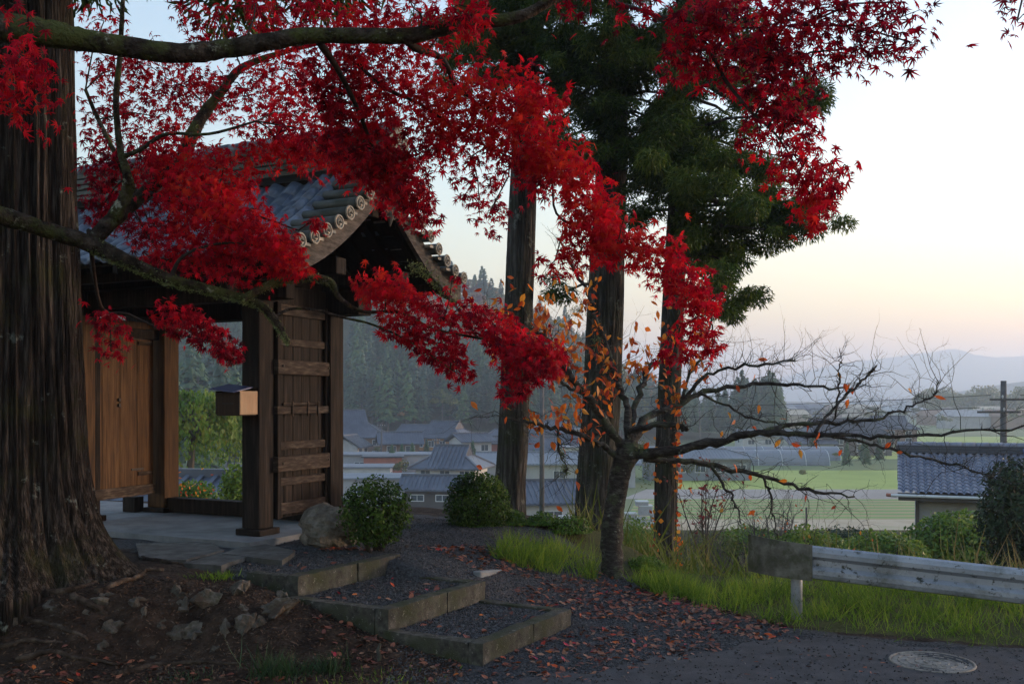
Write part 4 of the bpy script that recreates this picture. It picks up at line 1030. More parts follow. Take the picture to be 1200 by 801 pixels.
# ------------------------------------------------------------------ red maple reaching in from the left
map_base = Vector((-5.6, 4.6, hz(-5.6, 4.6)))
mapl = thing('maple_tree', 'brilliant red maple spreading mossy limbs over the gate', 'tree', map_base)
mb = MB(); mb.tube([map_base+Vector((0, 0, -.2)), map_base+Vector((.05, .02, .8)), map_base+Vector((.25, .1, 1.9)), map_base+Vector((.5, .25, 2.7)), map_base+Vector((.95, .25, 3.3))], [.32, .22, .19, .17, .10], 16, True, .15)
obj('trunk', mb, M['maple_bark'], mapl, True)
ML = [
 [(-560, 95, 4.85, 40), (-300, 30, 4.9, 30), (-80, 22, 5, 21), (20, 34, 5, 17), (70, 42, 5.05, 15), (110, 49, 5.1, 12.5), (200, 62, 5.2, 11.5), (260, 58, 5.3, 11), (320, 48, 5.3, 10.5), (370, 42, 5.35, 9), (480, 42, 5.4, 9), (540, 28, 5.4, 8), (600, 22, 5.4, 7), (640, 4, 5.4, 6), (690, -26, 5.4, 5), (800, -60, 5.3, 4.5), (950, -75, 5.2, 3.5), (1080, -50, 5.1, 2), (1190, -12, 5, 1.2)],
 [(-560, 210, 4.85, 36), (-250, 225, 5.2, 24), (-60, 240, 5.9, 14), (0, 252, 6.2, 11), (60, 271, 6.4, 9.5), (110, 287, 6.5, 10), (150, 306, 6.5, 7.5), (200, 327, 6.6, 6.2), (250, 340, 6.7, 5.4), (300, 354, 6.8, 4.6), (322, 375, 6.8, 4.5), (337, 400, 6.8, 2)],
 [(106, 285, 6.5, 9), (130, 260, 6.6, 9.5), (162, 233, 6.8, 7.5), (209, 190, 7, 6.8), (222, 165, 7, 7.5), (240, 132, 7.1, 6.5), (260, 107, 7.1, 5), (283, 80, 7.1, 4.5), (330, 62, 7.1, 3), (420, 40, 7, 1.5)],
 [(132, 258, 6.6, 9), (149, 225, 6.6, 7.5), (148, 200, 6.5, 5), (141, 175, 6.5, 4), (136, 120, 6.4, 3.6), (141, 60, 6.3, 3), (144, 0, 6.2, 2.4), (146, -40, 6.2, 2)],
 [(142, 184, 6.5, 3), (165, 175, 6.5, 2.6), (195, 157, 6.5, 2.2), (245, 157, 6.4, 1.8), (300, 142, 6.4, 1.2)],
 [(160, 232, 6.8, 4), (140, 190, 6.9, 3.2), (115, 140, 7, 2.6), (100, 105, 7, 2)],
 [(285, 350, 6.7, 4.5), (318, 332, 6.9, 4.5), (350, 324, 7, 4.5), (386, 329, 7.1, 4), (397, 348, 7.1, 3), (425, 365, 7.2, 2.2), (469, 366, 7.2, 2), (507, 385, 7.2, 1.7), (560, 396, 7.2, 1.4), (640, 412, 7.2, .8)],
 [(322, 372, 6.8, 2.6), (340, 362, 6.9, 1.8), (370, 363, 7, 1.6), (403, 372, 7.1, 1.5), (436, 380, 7.1, 1.3), (480, 400, 7.1, .9), (540, 440, 7.1, .6)],
 [(690, -26, 5.4, 3.5), (714, 0, 5.2, 2.6), (763, 17, 5.1, 2.4), (826, 56, 5, 2.4), (850, 94, 5, 2.2), (878, 129, 4.9, 1.8), (915, 165, 4.9, 1.2), (950, 230, 4.9, .8)],
 [(763, 17, 5.1, 1.8), (810, 26, 5, 1.6), (861, 33, 5, 1.2), (940, 30, 4.9, .8)],
 [(880, -70, 5.25, 2.5), (890, 0, 5, 1.8), (905, 40, 4.9, 1.4), (920, 80, 4.9, .9)],
 [(470, 44, 5.4, 4.5), (490, 58, 5.5, 4.5), (513, 66, 5.6, 4), (525, 80, 5.6, 3.4), (534, 100, 5.7, 2.4), (570, 130, 5.8, 1.6), (640, 190, 6, 1.4), (652, 250, 6, 1.4), (691, 271, 6, 1.4), (730, 288, 5.9, 1.2), (770, 310, 5.9, 1), (820, 370, 5.9, .7)],
 [(420, 75, 5.8, 2.4), (449, 102, 5.8, 2.2), (496, 124, 5.9, 1.9), (546, 159, 6, 1.6), (610, 190, 6, 1)],
 [(370, 44, 5.35, 5), (395, 80, 5.6, 3.5), (420, 130, 5.9, 2.8), (440, 180, 6.2, 2), (470, 230, 6.4, 1.2)],
 [(104, 270, 6.5, 3), (118, 358, 7.2, 2), (150, 368, 7.3, 1.6), (195, 388, 7.3, 1.2), (250, 400, 7.3, .7)],
 [(200, 327, 6.6, 3), (215, 300, 6.6, 2), (260, 285, 6.6, 1.6), (320, 290, 6.7, 1)],
 [(175, 226, 6.8, 3), (220, 240, 6.8, 2), (290, 250, 6.8, 1.4), (350, 270, 6.8, .8)],
]
paths = []
for i, rows in enumerate(ML):
    mb = MB(); path = branch(mb, rows, 0, 12 if i < 4 else 7, 5, .22, i*1.7); paths.append(path)
    obj('limb', mb, M['maple_bark'] if i < 8 else M['twig'], mapl, True)
# moss and lichen fringe under the low limb
for path, lo, hi, n in ((paths[1], .45, 1.0, 4200), (paths[6], .0, .42, 900), (paths[2], 0, .6, 1100)):
    pos = []
    for _ in range(n):
        t = R.uniform(lo, hi)*(len(path)-1); i = min(len(path)-2, int(t)); p = path[i][0].lerp(path[i+1][0], t-i); r = path[i][1]
        a = R.gauss(-1.57, 1.3); pos.append(p+Vector((R.gauss(0, .01), math.cos(a)*r*.8, math.sin(a)*r+R.gauss(-.006, .008))))
    pos = np.array(pos); N = len(pos); cl = .5+.5*np.sin(pos[:, 0]*23)*np.sin(pos[:, 0]*7+1)
    scatter('lichen_tuft', RH_V, RH_F, pos, frames(NR.normal(size=(N, 3)), NR.uniform(0, 6, N)), np.stack([NR.uniform(.004, .009, N), NR.uniform(.010, .03, N)*(.5+cl), np.ones(N)*.02], 1), M['moss'], mapl, 'stuff')
# stray green lichen sprig under the eave
mb = MB(); pth = branch(mb, [(560, 396, 7.2, 1.2), (535, 360, 7.6, 1.5), (515, 335, 7.8, 2), (498, 318, 7.9, 1.2), (484, 312, 8, .6)], 0, 6, 4, .3); obj('limb', mb, M['maple_bark'], mapl, True)
pos = np.array([pth[min(len(pth)-1, int(R.uniform(.3, 1)*len(pth)))][0]+Vector((R.gauss(0, .03), R.gauss(0, .02), R.gauss(-.01, .03))) for _ in range(500)]); N = 500
scatter('lichen_tuft', RH_V, RH_F, pos, frames(NR.normal(size=(N, 3)), NR.uniform(0, 6, N)), np.stack([NR.uniform(.005, .01, N), NR.uniform(.02, .045, N), np.ones(N)*.02], 1), M['moss'], mapl, 'stuff')
# leaf sprays: (px, py, half width, half height, tilt deg, depth, number of leaves)
SPRAY = [
 (24, 92, 34, 42, 20, 4.6, 230), (10, 8, 24, 8, 0, 4.6, 20),
 (122, 28, 26, 14, 10, 7.2, 60), (255, 33, 44, 11, -5, 7.2, 130), (215, 2, 18, 6, 0, 6, 15), (325, 25, 30, 24, 0, 6.6, 120), (135, 85, 34, 26, 0, 7.3, 170), (195, 95, 44, 22, 5, 7.4, 230), (130, 145, 30, 32, 0, 7.2, 170), (185, 140, 40, 22, 10, 7.3, 180), (240, 110, 34, 26, 0, 7.4, 160), (290, 115, 40, 30, 0, 7.2, 200), (330, 85, 40, 28, 0, 6.9, 220), (350, 140, 40, 24, 0, 6.8, 230),
 (125, 200, 26, 30, 0, 7.0, 230), (165, 190, 34, 18, 0, 7.0, 190), (120, 245, 20, 24, 0, 7.0, 110), (205, 185, 30, 20, 0, 6.9, 150),
 (175, 265, 40, 26, 10, 7.0, 260), (225, 225, 50, 24, 15, 6.9, 380), (262, 200, 40, 24, 20, 6.8, 260), (250, 262, 52, 26, 15, 6.8, 420), (285, 252, 44, 18, 20, 6.7, 250), (290, 290, 48, 17, 14, 6.7, 300), (335, 284, 24, 12, 20, 6.7, 100), (340, 308, 24, 13, 10, 6.7, 140), (230, 298, 44, 15, 8, 6.8, 190), (270, 322, 34, 9, 15, 6.8, 60), (190, 305, 30, 10, 0, 7, 60), (372, 262, 10, 6, 0, 6.6, 20),
 (325, 172, 40, 18, 0, 6.7, 230), (380, 176, 36, 16, 0, 6.5, 240), (420, 200, 22, 12, 0, 6.5, 60),
 (395, 25, 52, 26, 0, 5.7, 330), (440, 60, 48, 30, 0, 5.7, 380), (390, 95, 42, 28, 0, 6.0, 330), (420, 135, 44, 28, 0, 6.1, 370), (430, 178, 44, 24, 0, 6.2, 340), (470, 215, 38, 28, 15, 6.3, 330), (490, 245, 26, 18, 20, 6.3, 120), (500, 170, 34, 22, 0, 6.2, 170), (455, 205, 30, 20, 0, 6.4, 160),
 (485, 14, 52, 16, 0, 5.4, 240), (550, 14, 26, 22, 0, 5.2, 150), (510, 45, 22, 10, 0, 5.5, 50), (300, 8, 20, 8, 0, 5.6, 30),
 (475, 105, 46, 24, 10, 5.9, 300), (530, 120, 50, 24, 5, 5.8, 400), (595, 115, 44, 24, 8, 5.7, 380), (640, 128, 26, 15, 10, 5.6, 170), (560, 155, 50, 20, 15, 5.9, 310), (610, 170, 44, 20, 15, 5.8, 310), (520, 165, 24, 18, 0, 6.1, 90),
 (655, 195, 40, 22, 28, 5.8, 360), (690, 232, 38, 22, 35, 5.8, 320), (560, 215, 30, 30, 0, 6.2, 80), (575, 250, 22, 26, 0, 6.2, 45), (625, 205, 26, 14, 0, 6, 110),
 (690, 270, 36, 20, 10, 5.9, 260), (725, 285, 32, 20, 20, 5.8, 260), (680, 300, 26, 12, 0, 5.9, 90), (770, 300, 32, 20, 30, 5.8, 260), (805, 335, 28, 20, 42, 5.8, 240), (830, 358, 14, 12, 40, 5.8, 70), (815, 390, 26, 16, 20, 5.9, 120), (835, 410, 14, 12, 0, 5.9, 40), (790, 415, 20, 10, 0, 5.9, 60), (650, 310, 24, 8, 0, 6, 30),
 (450, 340, 36, 14, 5, 7.2, 230), (480, 355, 24, 12, 10, 7.2, 90), (470, 385, 28, 14, 25, 7.2, 150), (510, 405, 40, 18, 25, 7.2, 260), (535, 430, 24, 12, 30, 7.2, 90), (530, 370, 34, 13, 15, 7.2, 180), (575, 380, 34, 15, 15, 7.2, 200), (600, 405, 34, 15, 15, 7.1, 240), (640, 415, 26, 11, 10, 7.1, 150), (610, 435, 26, 14, 30, 7.1, 170), (640, 435, 18, 9, 10, 7.1, 60), (600, 458, 18, 10, 10, 7.1, 50),
 (215, 378, 32, 14, 5, 7.3, 190), (250, 398, 34, 16, 25, 7.3, 190), (268, 418, 14, 9, 20, 7.3, 40), (128, 385, 22, 18, 20, 7.3, 100), (130, 415, 16, 10, 10, 7.3, 30),
 (668, 2, 24, 7, 0, 4.8, 40), (745, 6, 30, 12, 0, 4.9, 60), (815, 25, 34, 26, 0, 4.9, 190), (800, 65, 26, 22, 10, 5.0, 120), (840, 78, 24, 18, 0, 5, 90), (870, 25, 44, 28, 0, 4.9, 260), (930, 30, 44, 28, 0, 4.8, 260), (890, 72, 42, 22, 0, 4.9, 220), (950, 75, 36, 16, 10, 4.8, 120), (985, 18, 38, 20, 0, 4.7, 150), (1030, 45, 34, 22, 10, 4.6, 95), (1068, 55, 22, 20, 0, 4.6, 46), (1000, 62, 28, 16, 0, 4.7, 60), (1045, 8, 26, 8, 0, 4.6, 26),
 (905, 115, 32, 22, 20, 4.9, 150), (940, 150, 26, 24, 0, 4.9, 120), (890, 160, 24, 14, 0, 5, 70), (935, 195, 32, 22, 0, 4.9, 160), (965, 215, 26, 20, 0, 4.8, 120), (955, 240, 24, 16, 0, 4.9, 90), (960, 262, 12, 6, 0, 4.9, 24), (915, 130, 40, 30, 0, 4.9, 90), (985, 205, 10, 10, 0, 4.8, 16),
 (1185, 8, 22, 10, 0, 4.4, 20), (1192, 30, 10, 8, 0, 4.4, 8), (530, 330, 14, 6, 0, 7.2, 10),
]
pos, nrm, scl = [], [], []; tw = MB(); rs = random.Random(17)
allpts = [(p, r) for path in paths for p, r in path]
AP = np.array([tuple(p) for p, r in allpts])
for (px, py, rx, ry, tilt, d, n) in SPRAY:
    c = at(px, py, d); ta = math.radians(tilt)
    ex, ey = rx/F*d, ry/F*d
    m = int(n*(1.1 if d < 6 else 1.45))
    # a spray is a few flat layers of leaves, drooping at the tips
    a = NR.uniform(0, 6.28, m); q = np.sqrt(NR.random(m))*1.05
    lx = np.cos(a)*q*ex; lz = np.sin(a)*q*ey
    lyr = np.round(lz/(.075))*.075*.75+lz*.25
    X_ = lx*math.cos(ta)+lyr*math.sin(ta); Z_ = -lx*math.sin(ta)+lyr*math.cos(ta)
    Y_ = NR.normal(size=m)*min(.30, .45*ex+.05)
    P_ = np.stack([c.x+X_, c.y+Y_, c.z+Z_-.25*Y_], 1); pos.append(P_)
    nrm.append(NR.normal(size=(m, 3))*[.55, .45, .5]+[0, -.55, .55]); scl.append(NR.uniform(.052, .105, m)*(1.0 if d < 6 else 1.06))
    # twigs from the nearest limb into the spray
    k = int(np.argmin(((AP-np.array(c))**2).sum(1))); s0 = Vector(AP[k]); cpt = c+Vector((0, 0, .02))
    if (s0-cpt).length < 1.6:
        md = s0.lerp(cpt, .5)+Vector((rs.gauss(0, .03), rs.gauss(0, .03), .04)); tw.tube([s0, md, cpt], [.006, .005, .004], 5, False)
    for _ in range(3 if n > 60 else 1):
        e = P_[rs.randrange(m)]; md = cpt.lerp(Vector(e), .5)+Vector((0, 0, .02)); tw.tube([cpt, md, e], [.0036, .003, .0014], 4, False)
obj('twigs', tw, M['twig'], mapl)['kind'] = 'stuff'
pos = np.concatenate(pos); nrm = np.concatenate(nrm); scl = np.concatenate(scl); N = len(pos)
split_leaves(pos, frames(nrm, np.pi+NR.normal(size=N)*.9), scl, 290, mapl, 'leaf', ML_V, ML_F, M['maple_leaf'], 'leaves')
# unseen crown past the camera's top edge: tree goes on, added for shade
m = 5200; a = NR.uniform(0, 6.28, m); q = np.sqrt(NR.random(m))
P_ = np.stack([-2.6+np.cos(a)*q*4.2, 5.2+np.sin(a)*q*2.2, 5.0+NR.normal(size=m)*.35+1.2*(1-q*q)], 1)
ok = (CZ+(P_[:, 1])*(470/F)+.05) < P_[:, 2]; P_ = P_[ok]; m = len(P_)
scatter('leaves', ML_V, ML_F, P_, frames(NR.normal(size=(m, 3))*[.5, .5, .4]+[0, -.3, .8], NR.uniform(0, 6.28, m)), NR.uniform(.06, .095, m), M['maple_leaf'], mapl, 'stuff')

# ------------------------------------------------------------------ shrubs
def shrub(label, px, py, d, rx, ry, n, mat, leaf_sz, cat='shrub', name='round_shrub', group=None, squash=1.0, stems=7, holes=.35, base_z=None, shell=.55, rd=None):
    c = at(px, py, d); rx, rz = rx/F*d, ry/F*d; gz = hz(c.x, c.y) if base_z is None else base_z
    t = thing(name, label, cat, (c.x, c.y, gz), group)
    rnd = np.random.default_rng(int(px*7+py)); P = []; Nn = []
    while len(P) < n:
        v = rnd.normal(size=3); v /= np.linalg.norm(v)
        r = shell+(1-shell)*rnd.random()**.6
        lump = 1+.14*noise.noise(Vector(v)*2.3+Vector((px, py, 0)))+.10*noise.noise(Vector(v)*5+Vector((py, 0, 0)))
        if noise.noise(Vector(v)*3.1+Vector((0, px, 0))) < -holes and rnd.random() < .8: continue
        P.append((c.x+v[0]*rx*r*lump, c.y+v[1]*(rd or rx*.95)*r*lump, c.z+v[2]*rz*r*lump*squash)); Nn.append(v*.7+rnd.normal(size=3)*.6+[0, 0, .3])
    P = np.array(P); P[:, 2] = np.maximum(P[:, 2], gz+.02); Nn = np.array(Nn)
    sz = rnd.uniform(.7, 1.3, n)*leaf_sz
    mb = MB(); rr = random.Random(int(px))
    for k in range(stems):
        a = rr.uniform(0, 6.28); e = Vector((c.x+math.cos(a)*rx*.75, c.y+math.sin(a)*rx*.7, c.z+rr.uniform(-.2, .6)*rz)); b = Vector((c.x+math.cos(a)*rx*.12, c.y+math.sin(a)*rx*.12, gz-.05))
        md = b.lerp(e, .5)+Vector((rr.gauss(0, .05), rr.gauss(0, .05), .05))*rx*2
        mb.tube([b, md, e], [.022*rx*2, .014*rx*2, .006*rx*2], 6, False)
        for _ in range(3):
            e2 = Vector(P[rr.randrange(n)]); mb.tube([md.lerp(e, rr.random()), e2], [.010*rx*2, .003], 5, False)
    obj('stem', mb, M['twig'], t)
    scatter('foliage', OV_V, OV_F, P, frames(Nn, rnd.uniform(0, 6.28, n)), sz, mat, t, 'stuff')
    return t
shrub('small open round shrub with visible stems beside the boulder', 440, 599, 10.1, 44, 42, 4600, M['shrub_leaf'], .042, stems=10, holes=.22, shell=.35)
shrub('dense clipped dome shrub behind the stone edging', 560, 591, 12.3, 39, 40, 9500, M['shrub_leaf'], .04, shell=.5, holes=.8)
shrub('low grassy green mound shrub right of the clipped dome', 600, 622, 12.4, 22, 26, 2600, M['hedge_leaf'], .04, shell=.6)
shrub('low rounded hedge shrub just above the verge grass', 636, 622, 12.5, 25, 22, 2600, M['hedge_leaf'], .04, shell=.6)
shrub('bright green low shrub against the stout cedar', 668, 630, 12.3, 27, 28, 3000, M['hedge_leaf'], .038, shell=.6)
shrub('small leafy shrub at the foot of slender cedar', 757, 668, 11.6, 26, 18, 1800, M['hedge_leaf'], .04, shell=.4)

# ------------------------------------------------------------------ grass
def grass(label, pts, hgt, mat, name='grass', lean=.55, wid=.007):
    pos = np.array(pts); N = len(pos)
    d = NR.normal(size=(N, 3))*[lean, lean, 0]+[0, 0, 1]; d /= np.linalg.norm(d, axis=1, keepdims=True)
    side = np.cross(d, NR.normal(size=(N, 3))); side /= np.linalg.norm(side, axis=1, keepdims=True)
    Mt = np.stack([side, d, np.cross(side, d)], 2)
    hh = NR.uniform(.25, 1.0, N)**1.3*hgt*(1+.45*np.sin(pos[:, 0]*5.1)*np.sin(pos[:, 1]*4.3+1))*1.25
    o = scatter(name, BL_V, BL_F, pos, Mt, np.stack([np.full(N, wid)*NR.uniform(.6, 1.3, N), hh, hh*.9], 1), mat, None, 'stuff')
    o['label'] = label; o['category'] = 'grass'
    return o
def scat(n, poly, dens=None):
    """points on the ground inside a polygon of ground pixels"""
    pg = [groundray(a, b) for a, b in poly]; xs = [p.x for p in pg]; ys = [p.y for p in pg]; out = []; k = 0
    while len(out) < n and k < n*60:
        k += 1; x, y = R.uniform(min(xs), max(xs)), R.uniform(min(ys), max(ys)); ins = False
        for p, q in zip(pg, pg[1:]+pg[:1]):
            if (p.y > y) != (q.y > y) and x < (q.x-p.x)*(y-p.y)/(q.y-p.y)+p.x: ins = not ins
        if ins and (dens is None or R.random() < dens(x, y)): out.append((x, y, hz(x, y)-.01))
    return out
def clump(x, y): return .25+.75*(noise.noise(Vector((x*2.2, y*2.2, 4)))*.5+.5 > .45)
g1 = scat(1900, [(575, 652), (600, 632), (660, 640), (700, 660), (700, 682), (640, 672), (600, 662)], clump)
g1 += scat(1000, [(735, 680), (760, 668), (800, 684), (830, 692), (830, 705), (780, 700)], clump)
grass('tall yellow green grass below the shrubs and cherry', g1, .26, M['grass'])
pg = []
for _ in range(60000):
    x = R.uniform(1.5, 5.6); y = R.uniform(7.2, 10.9)
    rb = float(np.interp(x, [1.5, 1.65, 2.44, 4.0, 6], [10.0, 9.75, 8.72, 8.0, 7.3]))
    if y < rb+R.gauss(.02, .10) or y > float(np.interp(x, EX, EY))+.6: continue
    den = .35+.65*ss(rb, rb+.5, y)
    if R.random() > den*clump(x, y): continue
    pg.append((x, y, hz(x, y)-.01))
    if len(pg) > 7500: break
near = [p for p in pg if p[1] < 8.9-.25*(p[0]-2.4)]; farp = [p for p in pg if not p[1] < 8.9-.25*(p[0]-2.4)]
grass('short grass along the asphalt edge in front of the guardrail', near, .12, M['grass'], wid=.005)
grass('long verge grass growing behind and under the guardrail', farp, .24, M['grass'])
def tuft(label, px, py, n, r, h_, mat, lean):
    c = groundray(px, py); pts = [(c.x+R.gauss(0, r), c.y+R.gauss(0, r*.8), hz(c.x, c.y)-.01) for _ in range(n)]
    t = grass(label, pts, h_, mat, 'grass_tuft', lean, .007); return t
for k, (px, py, n, r, hh, mt, ln) in enumerate(((330, 790, 420, .11, .24, 'grass_dark', .45), (385, 786, 200, .08, .20, 'grass_dark', .5), (250, 676, 260, .09, .10, 'grass', .7), (215, 795, 160, .10, .06, 'grass_dark', .6), (420, 800, 300, .25, .05, 'grass', .6))):
    tuft(('dark green lily turf clump below the stones', 'smaller dark lily turf clump by the pipe rim', 'short dry grass tuft at the bank top', 'low dark weeds on the bare soil', 'mossy short grass patch near the pale stick')[k], px, py, n, r, hh, M[mt], ln)

# rough growth on the slope below the road
sp_ = []
while len(sp_) < 9000:
    y = 11.5+R.random()**1.4*34; x = R.uniform(.06, .56)*y
    if y < float(np.interp(x, EX, EY))+.4 or R.random() > clump(x*.35, y*.35): continue
    sp_.append((x, y, hz(x, y)-.03))
grass('rough dry weeds covering the slope below the road', sp_, .62, M['weeds'], 'slope_weeds', .5, .022)

# needles, twigs and crumbs of leaf on the bank
nb = []
while len(nb) < 9000:
    y = 6.9+R.random()*2.4; x = R.uniform(-4.9, -.4)
    if (.5*x+.866*y > 6.5 and x > -2.4) or y > 8.9+.1*x: continue
    nb.append((x, y, hz(x, y)+.004))
nb = np.array(nb); N = len(nb)
o = scatter('needle_litter', RH_V, RH_F, nb, frames(NR.normal(size=(N, 3))*[.5, .5, .2]+[0, -.2, 1], NR.uniform(0, 6.28, N)), np.stack([NR.uniform(.004, .016, N), NR.uniform(.015, .06, N), np.full(N, .02)], 1), M['needles'], None, 'stuff')
stuff(o, 'brown needles and leaf crumbs covering the bank', 'leaf litter')

# ------------------------------------------------------------------ fallen leaves
FL = []
def drop(n, poly, dens=None):
    for p in scat(n, poly, dens): FL.append((p[0], p[1], p[2]+.018))
drop(900, [(600, 690), (700, 668), (800, 700), (930, 735), (900, 752), (760, 730), (640, 720)])
drop(420, [(570, 770), (670, 735), (800, 730), (860, 760), (700, 801), (560, 801)])
drop(240, [(480, 640), (590, 640), (640, 680), (560, 668)])
drop(160, [(360, 720), (450, 745), (560, 785), (520, 801), (380, 770)])
drop(90, [(0, 760), (280, 770), (380, 801), (0, 801)])
drop(60, [(900, 745), (1100, 760), (1100, 801), (860, 801)])
drop(60, [(310, 655), (400, 642), (460, 645), (360, 668)])
for (c0, dep, ln, z1) in STEPZ:
    for _ in range(26):
        q = c0+SE*(-R.uniform(.14, dep-.05))+SG*R.uniform(.1, ln-.1); FL.append((q.x, q.y, z1-.015))
FL = np.array(FL); N = len(FL)
Mf = frames(NR.normal(size=(N, 3))*[.35, .35, .1]+[0, 0, 1], NR.uniform(0, 6.28, N)); sz = NR.uniform(.05, .095, N)
bright = NR.random(N) < .10
key = sz/FL[:, 1]; order = np.argsort(-key); pick = list(order[~bright[order]][:170]); pb = list(np.where(bright)[0])
meb = mesh_of('fallen_leaf', OV_V, OV_F, M['litter']); mer = mesh_of('fallen_leaf', OV_V, OV_F, M['litter_red'])
for i in pick: tag(child('fallen_leaf', meb, None, FL[i], Mf[i].tolist(), float(sz[i])), 'dull brown red fallen leaf lying on the gravel', 'leaf', 'brown fallen leaves')
for i in pb: tag(child('fallen_leaf', mer, None, FL[i], Mf[i].tolist(), float(sz[i])), 'bright orange or crimson fallen leaf among duller ones', 'leaf', 'bright fallen leaves')
rest = np.array(sorted(set(range(N))-set(pick)-set(pb)))
stuff(scatter('leaf_litter', OV_V, OV_F, FL[rest], Mf[rest], sz[rest], M['litter'], None, 'stuff'), 'brown fallen leaves strewn over path and soil', 'leaf litter')

# ------------------------------------------------------------------ guardrail and manhole
ga, gb = at(946, 657.5, 9.05), at(1215, 688.5, 8.35)
gd = (gb-ga).normalized(); gdir = Vector((gd.x, gd.y, 0)).normalized(); gn = Vector((gd.y, -gd.x, 0)).normalized(); gn = gn if gn.y < 0 else -gn
gr = thing('guardrail', 'weathered grey steel guardrail with mossy rounded end', 'guardrail', (at(930, 725, 9.1).x, 9.1, 0))
def wbeam(a, b, prof_pts, nseg, end=False):
    v, f = [], []; m = len(prof_pts)
    for j in range(nseg+1):
        t = j/nseg; p = a.lerp(b, t)
        for (o, z) in prof_pts: v.append(p+gn*o+UP*z)
    for j in range(nseg):
        for i in range(m): f.append((j*m+i, j*m+(i+1) % m, (j+1)*m+(i+1) % m, (j+1)*m+i))
    return v, f
bh = .150
front = [(0, -bh), (.035, -bh+.012), (.05, -bh+.05), (.05, -bh+.09), (.008, -.025), (.008, .025), (.05, bh-.09), (.05, bh-.05), (.035, bh-.012), (0, bh)]
closed = front+[(o-.006, z) for o, z in front[::-1]]
v, f = wbeam(ga-gd*.02, gb+gd*3.0, closed, 24); obj('beam', MB().add(v, f), M['rail'], gr, False)
# end piece: a flat plate that curls away from the road
v, f = [], []
for j in range(13):
    t = j/12; s = -.60*t; back = -.34*max(0, t-.30)**1.6
    p = ga+gd*(s+.05)+gn*(.056+back)
    hgt = bh+.012+.012*t
    for (o, z) in ((0, -hgt), (.004, -hgt*.5), (.004, hgt*.5), (0, hgt), (-.008, hgt), (-.006, 0), (-.008, -hgt)): v.append(p+gn*o+UP*z)
f = [(j*7+i, j*7+(i+1) % 7, (j+1)*7+(i+1) % 7, (j+1)*7+i) for j in range(12) for i in range(7)]+[tuple(range(7)), tuple(range(84, 91))[::-1]]
obj('end_piece', MB().add(v, f), M['rail_end'], gr, False)
for s in (-.10, 1.9, 3.9):
    p = ga+gd*s-gn*.055; gz = hz(p.x, p.y)
    obj('post', MB().tube([Vector((p.x, p.y, gz-.1)), Vector((p.x, p.y, p.z+.10)), Vector((p.x, p.y, p.z+.115))], [.052, .052, .03], 16), M['rail'], gr, True)
    for dz in (.05, -.05): obj('bolt', MB().tube([p+gn*.10+UP*dz+gd*.02, p+gn*.125+UP*dz+gd*.02], .012, 6), M['rail_end'], gr)
mh = gnd(1092, 776, .012)
mc = thing('manhole_cover', 'round worn iron manhole cover set in the asphalt', 'manhole cover', mh)
mb = MB(); mb.tube([mh+Vector((.30*math.cos(a), .30*math.sin(a), .004)) for a in [2*math.pi*i/48 for i in range(49)]], .012, 6, False)
obj('rim', mb, M['manhole'], mc, True)
mb = MB(); mb.tube([mh+Vector((0, 0, -.03)), mh+Vector((0, 0, .004)), mh+Vector((0, 0, .0045))], [.285, .285, .28], 48); obj('lid', mb, M['manhole'], mc)
for rr_ in (.24, .18, .12, .06):
    nb = int(rr_*60)
    for k in range(nb):
        a0 = 2*math.pi*(k+.1)/nb; a1 = 2*math.pi*(k+.8)/nb
        obj('raised_bar', MB().tube([mh+Vector((rr_*math.cos(a), rr_*math.sin(a), .005)) for a in (a0, (a0+a1)/2, a1)], .008, 5), M['manhole'], mc)

# ------------------------------------------------------------------ houses
def hmat(name, c, rough=.85): return pmat(name, [tuple(x*.8 for x in c), c, tuple(min(1, x*1.15) for x in c)], .6, rough, 0, 10)
M['rooft'] = pmat('blue grey house tiles', [(.042, .053, .078), (.066, .08, .11), (.10, .115, .145)], .5, .45, 0, 30, spec=.5)
M['rooft2'] = pmat('dark house tiles', [(.035, .04, .055), (.055, .062, .08), (.08, .085, .10)], .5, .5, 0, 30, spec=.4)
M['sheet'] = pmat('pale roof sheeting', [(.14, .16, .19), (.21, .23, .26)], .2, .5, 0, 10)
M['plaster'] = hmat('white plaster', (.46, .46, .46)); M['cream'] = hmat('cream wall', (.52, .44, .33)); M['timberw'] = hmat('brown timber wall', (.20, .13, .09))
M['redw'] = hmat('rust red wall', (.34, .13, .09)); M['greyw'] = hmat('grey concrete wall', (.34, .34, .35)); M['orangew'] = hmat('orange timber wall', (.40, .21, .10))
M['darkw'] = hmat('dark brown wall', (.09, .08, .075)); M['trim'] = hmat('pale window frame', (.55, .57, .58))  # darkw is a plain dark brown for walls, boards and posts
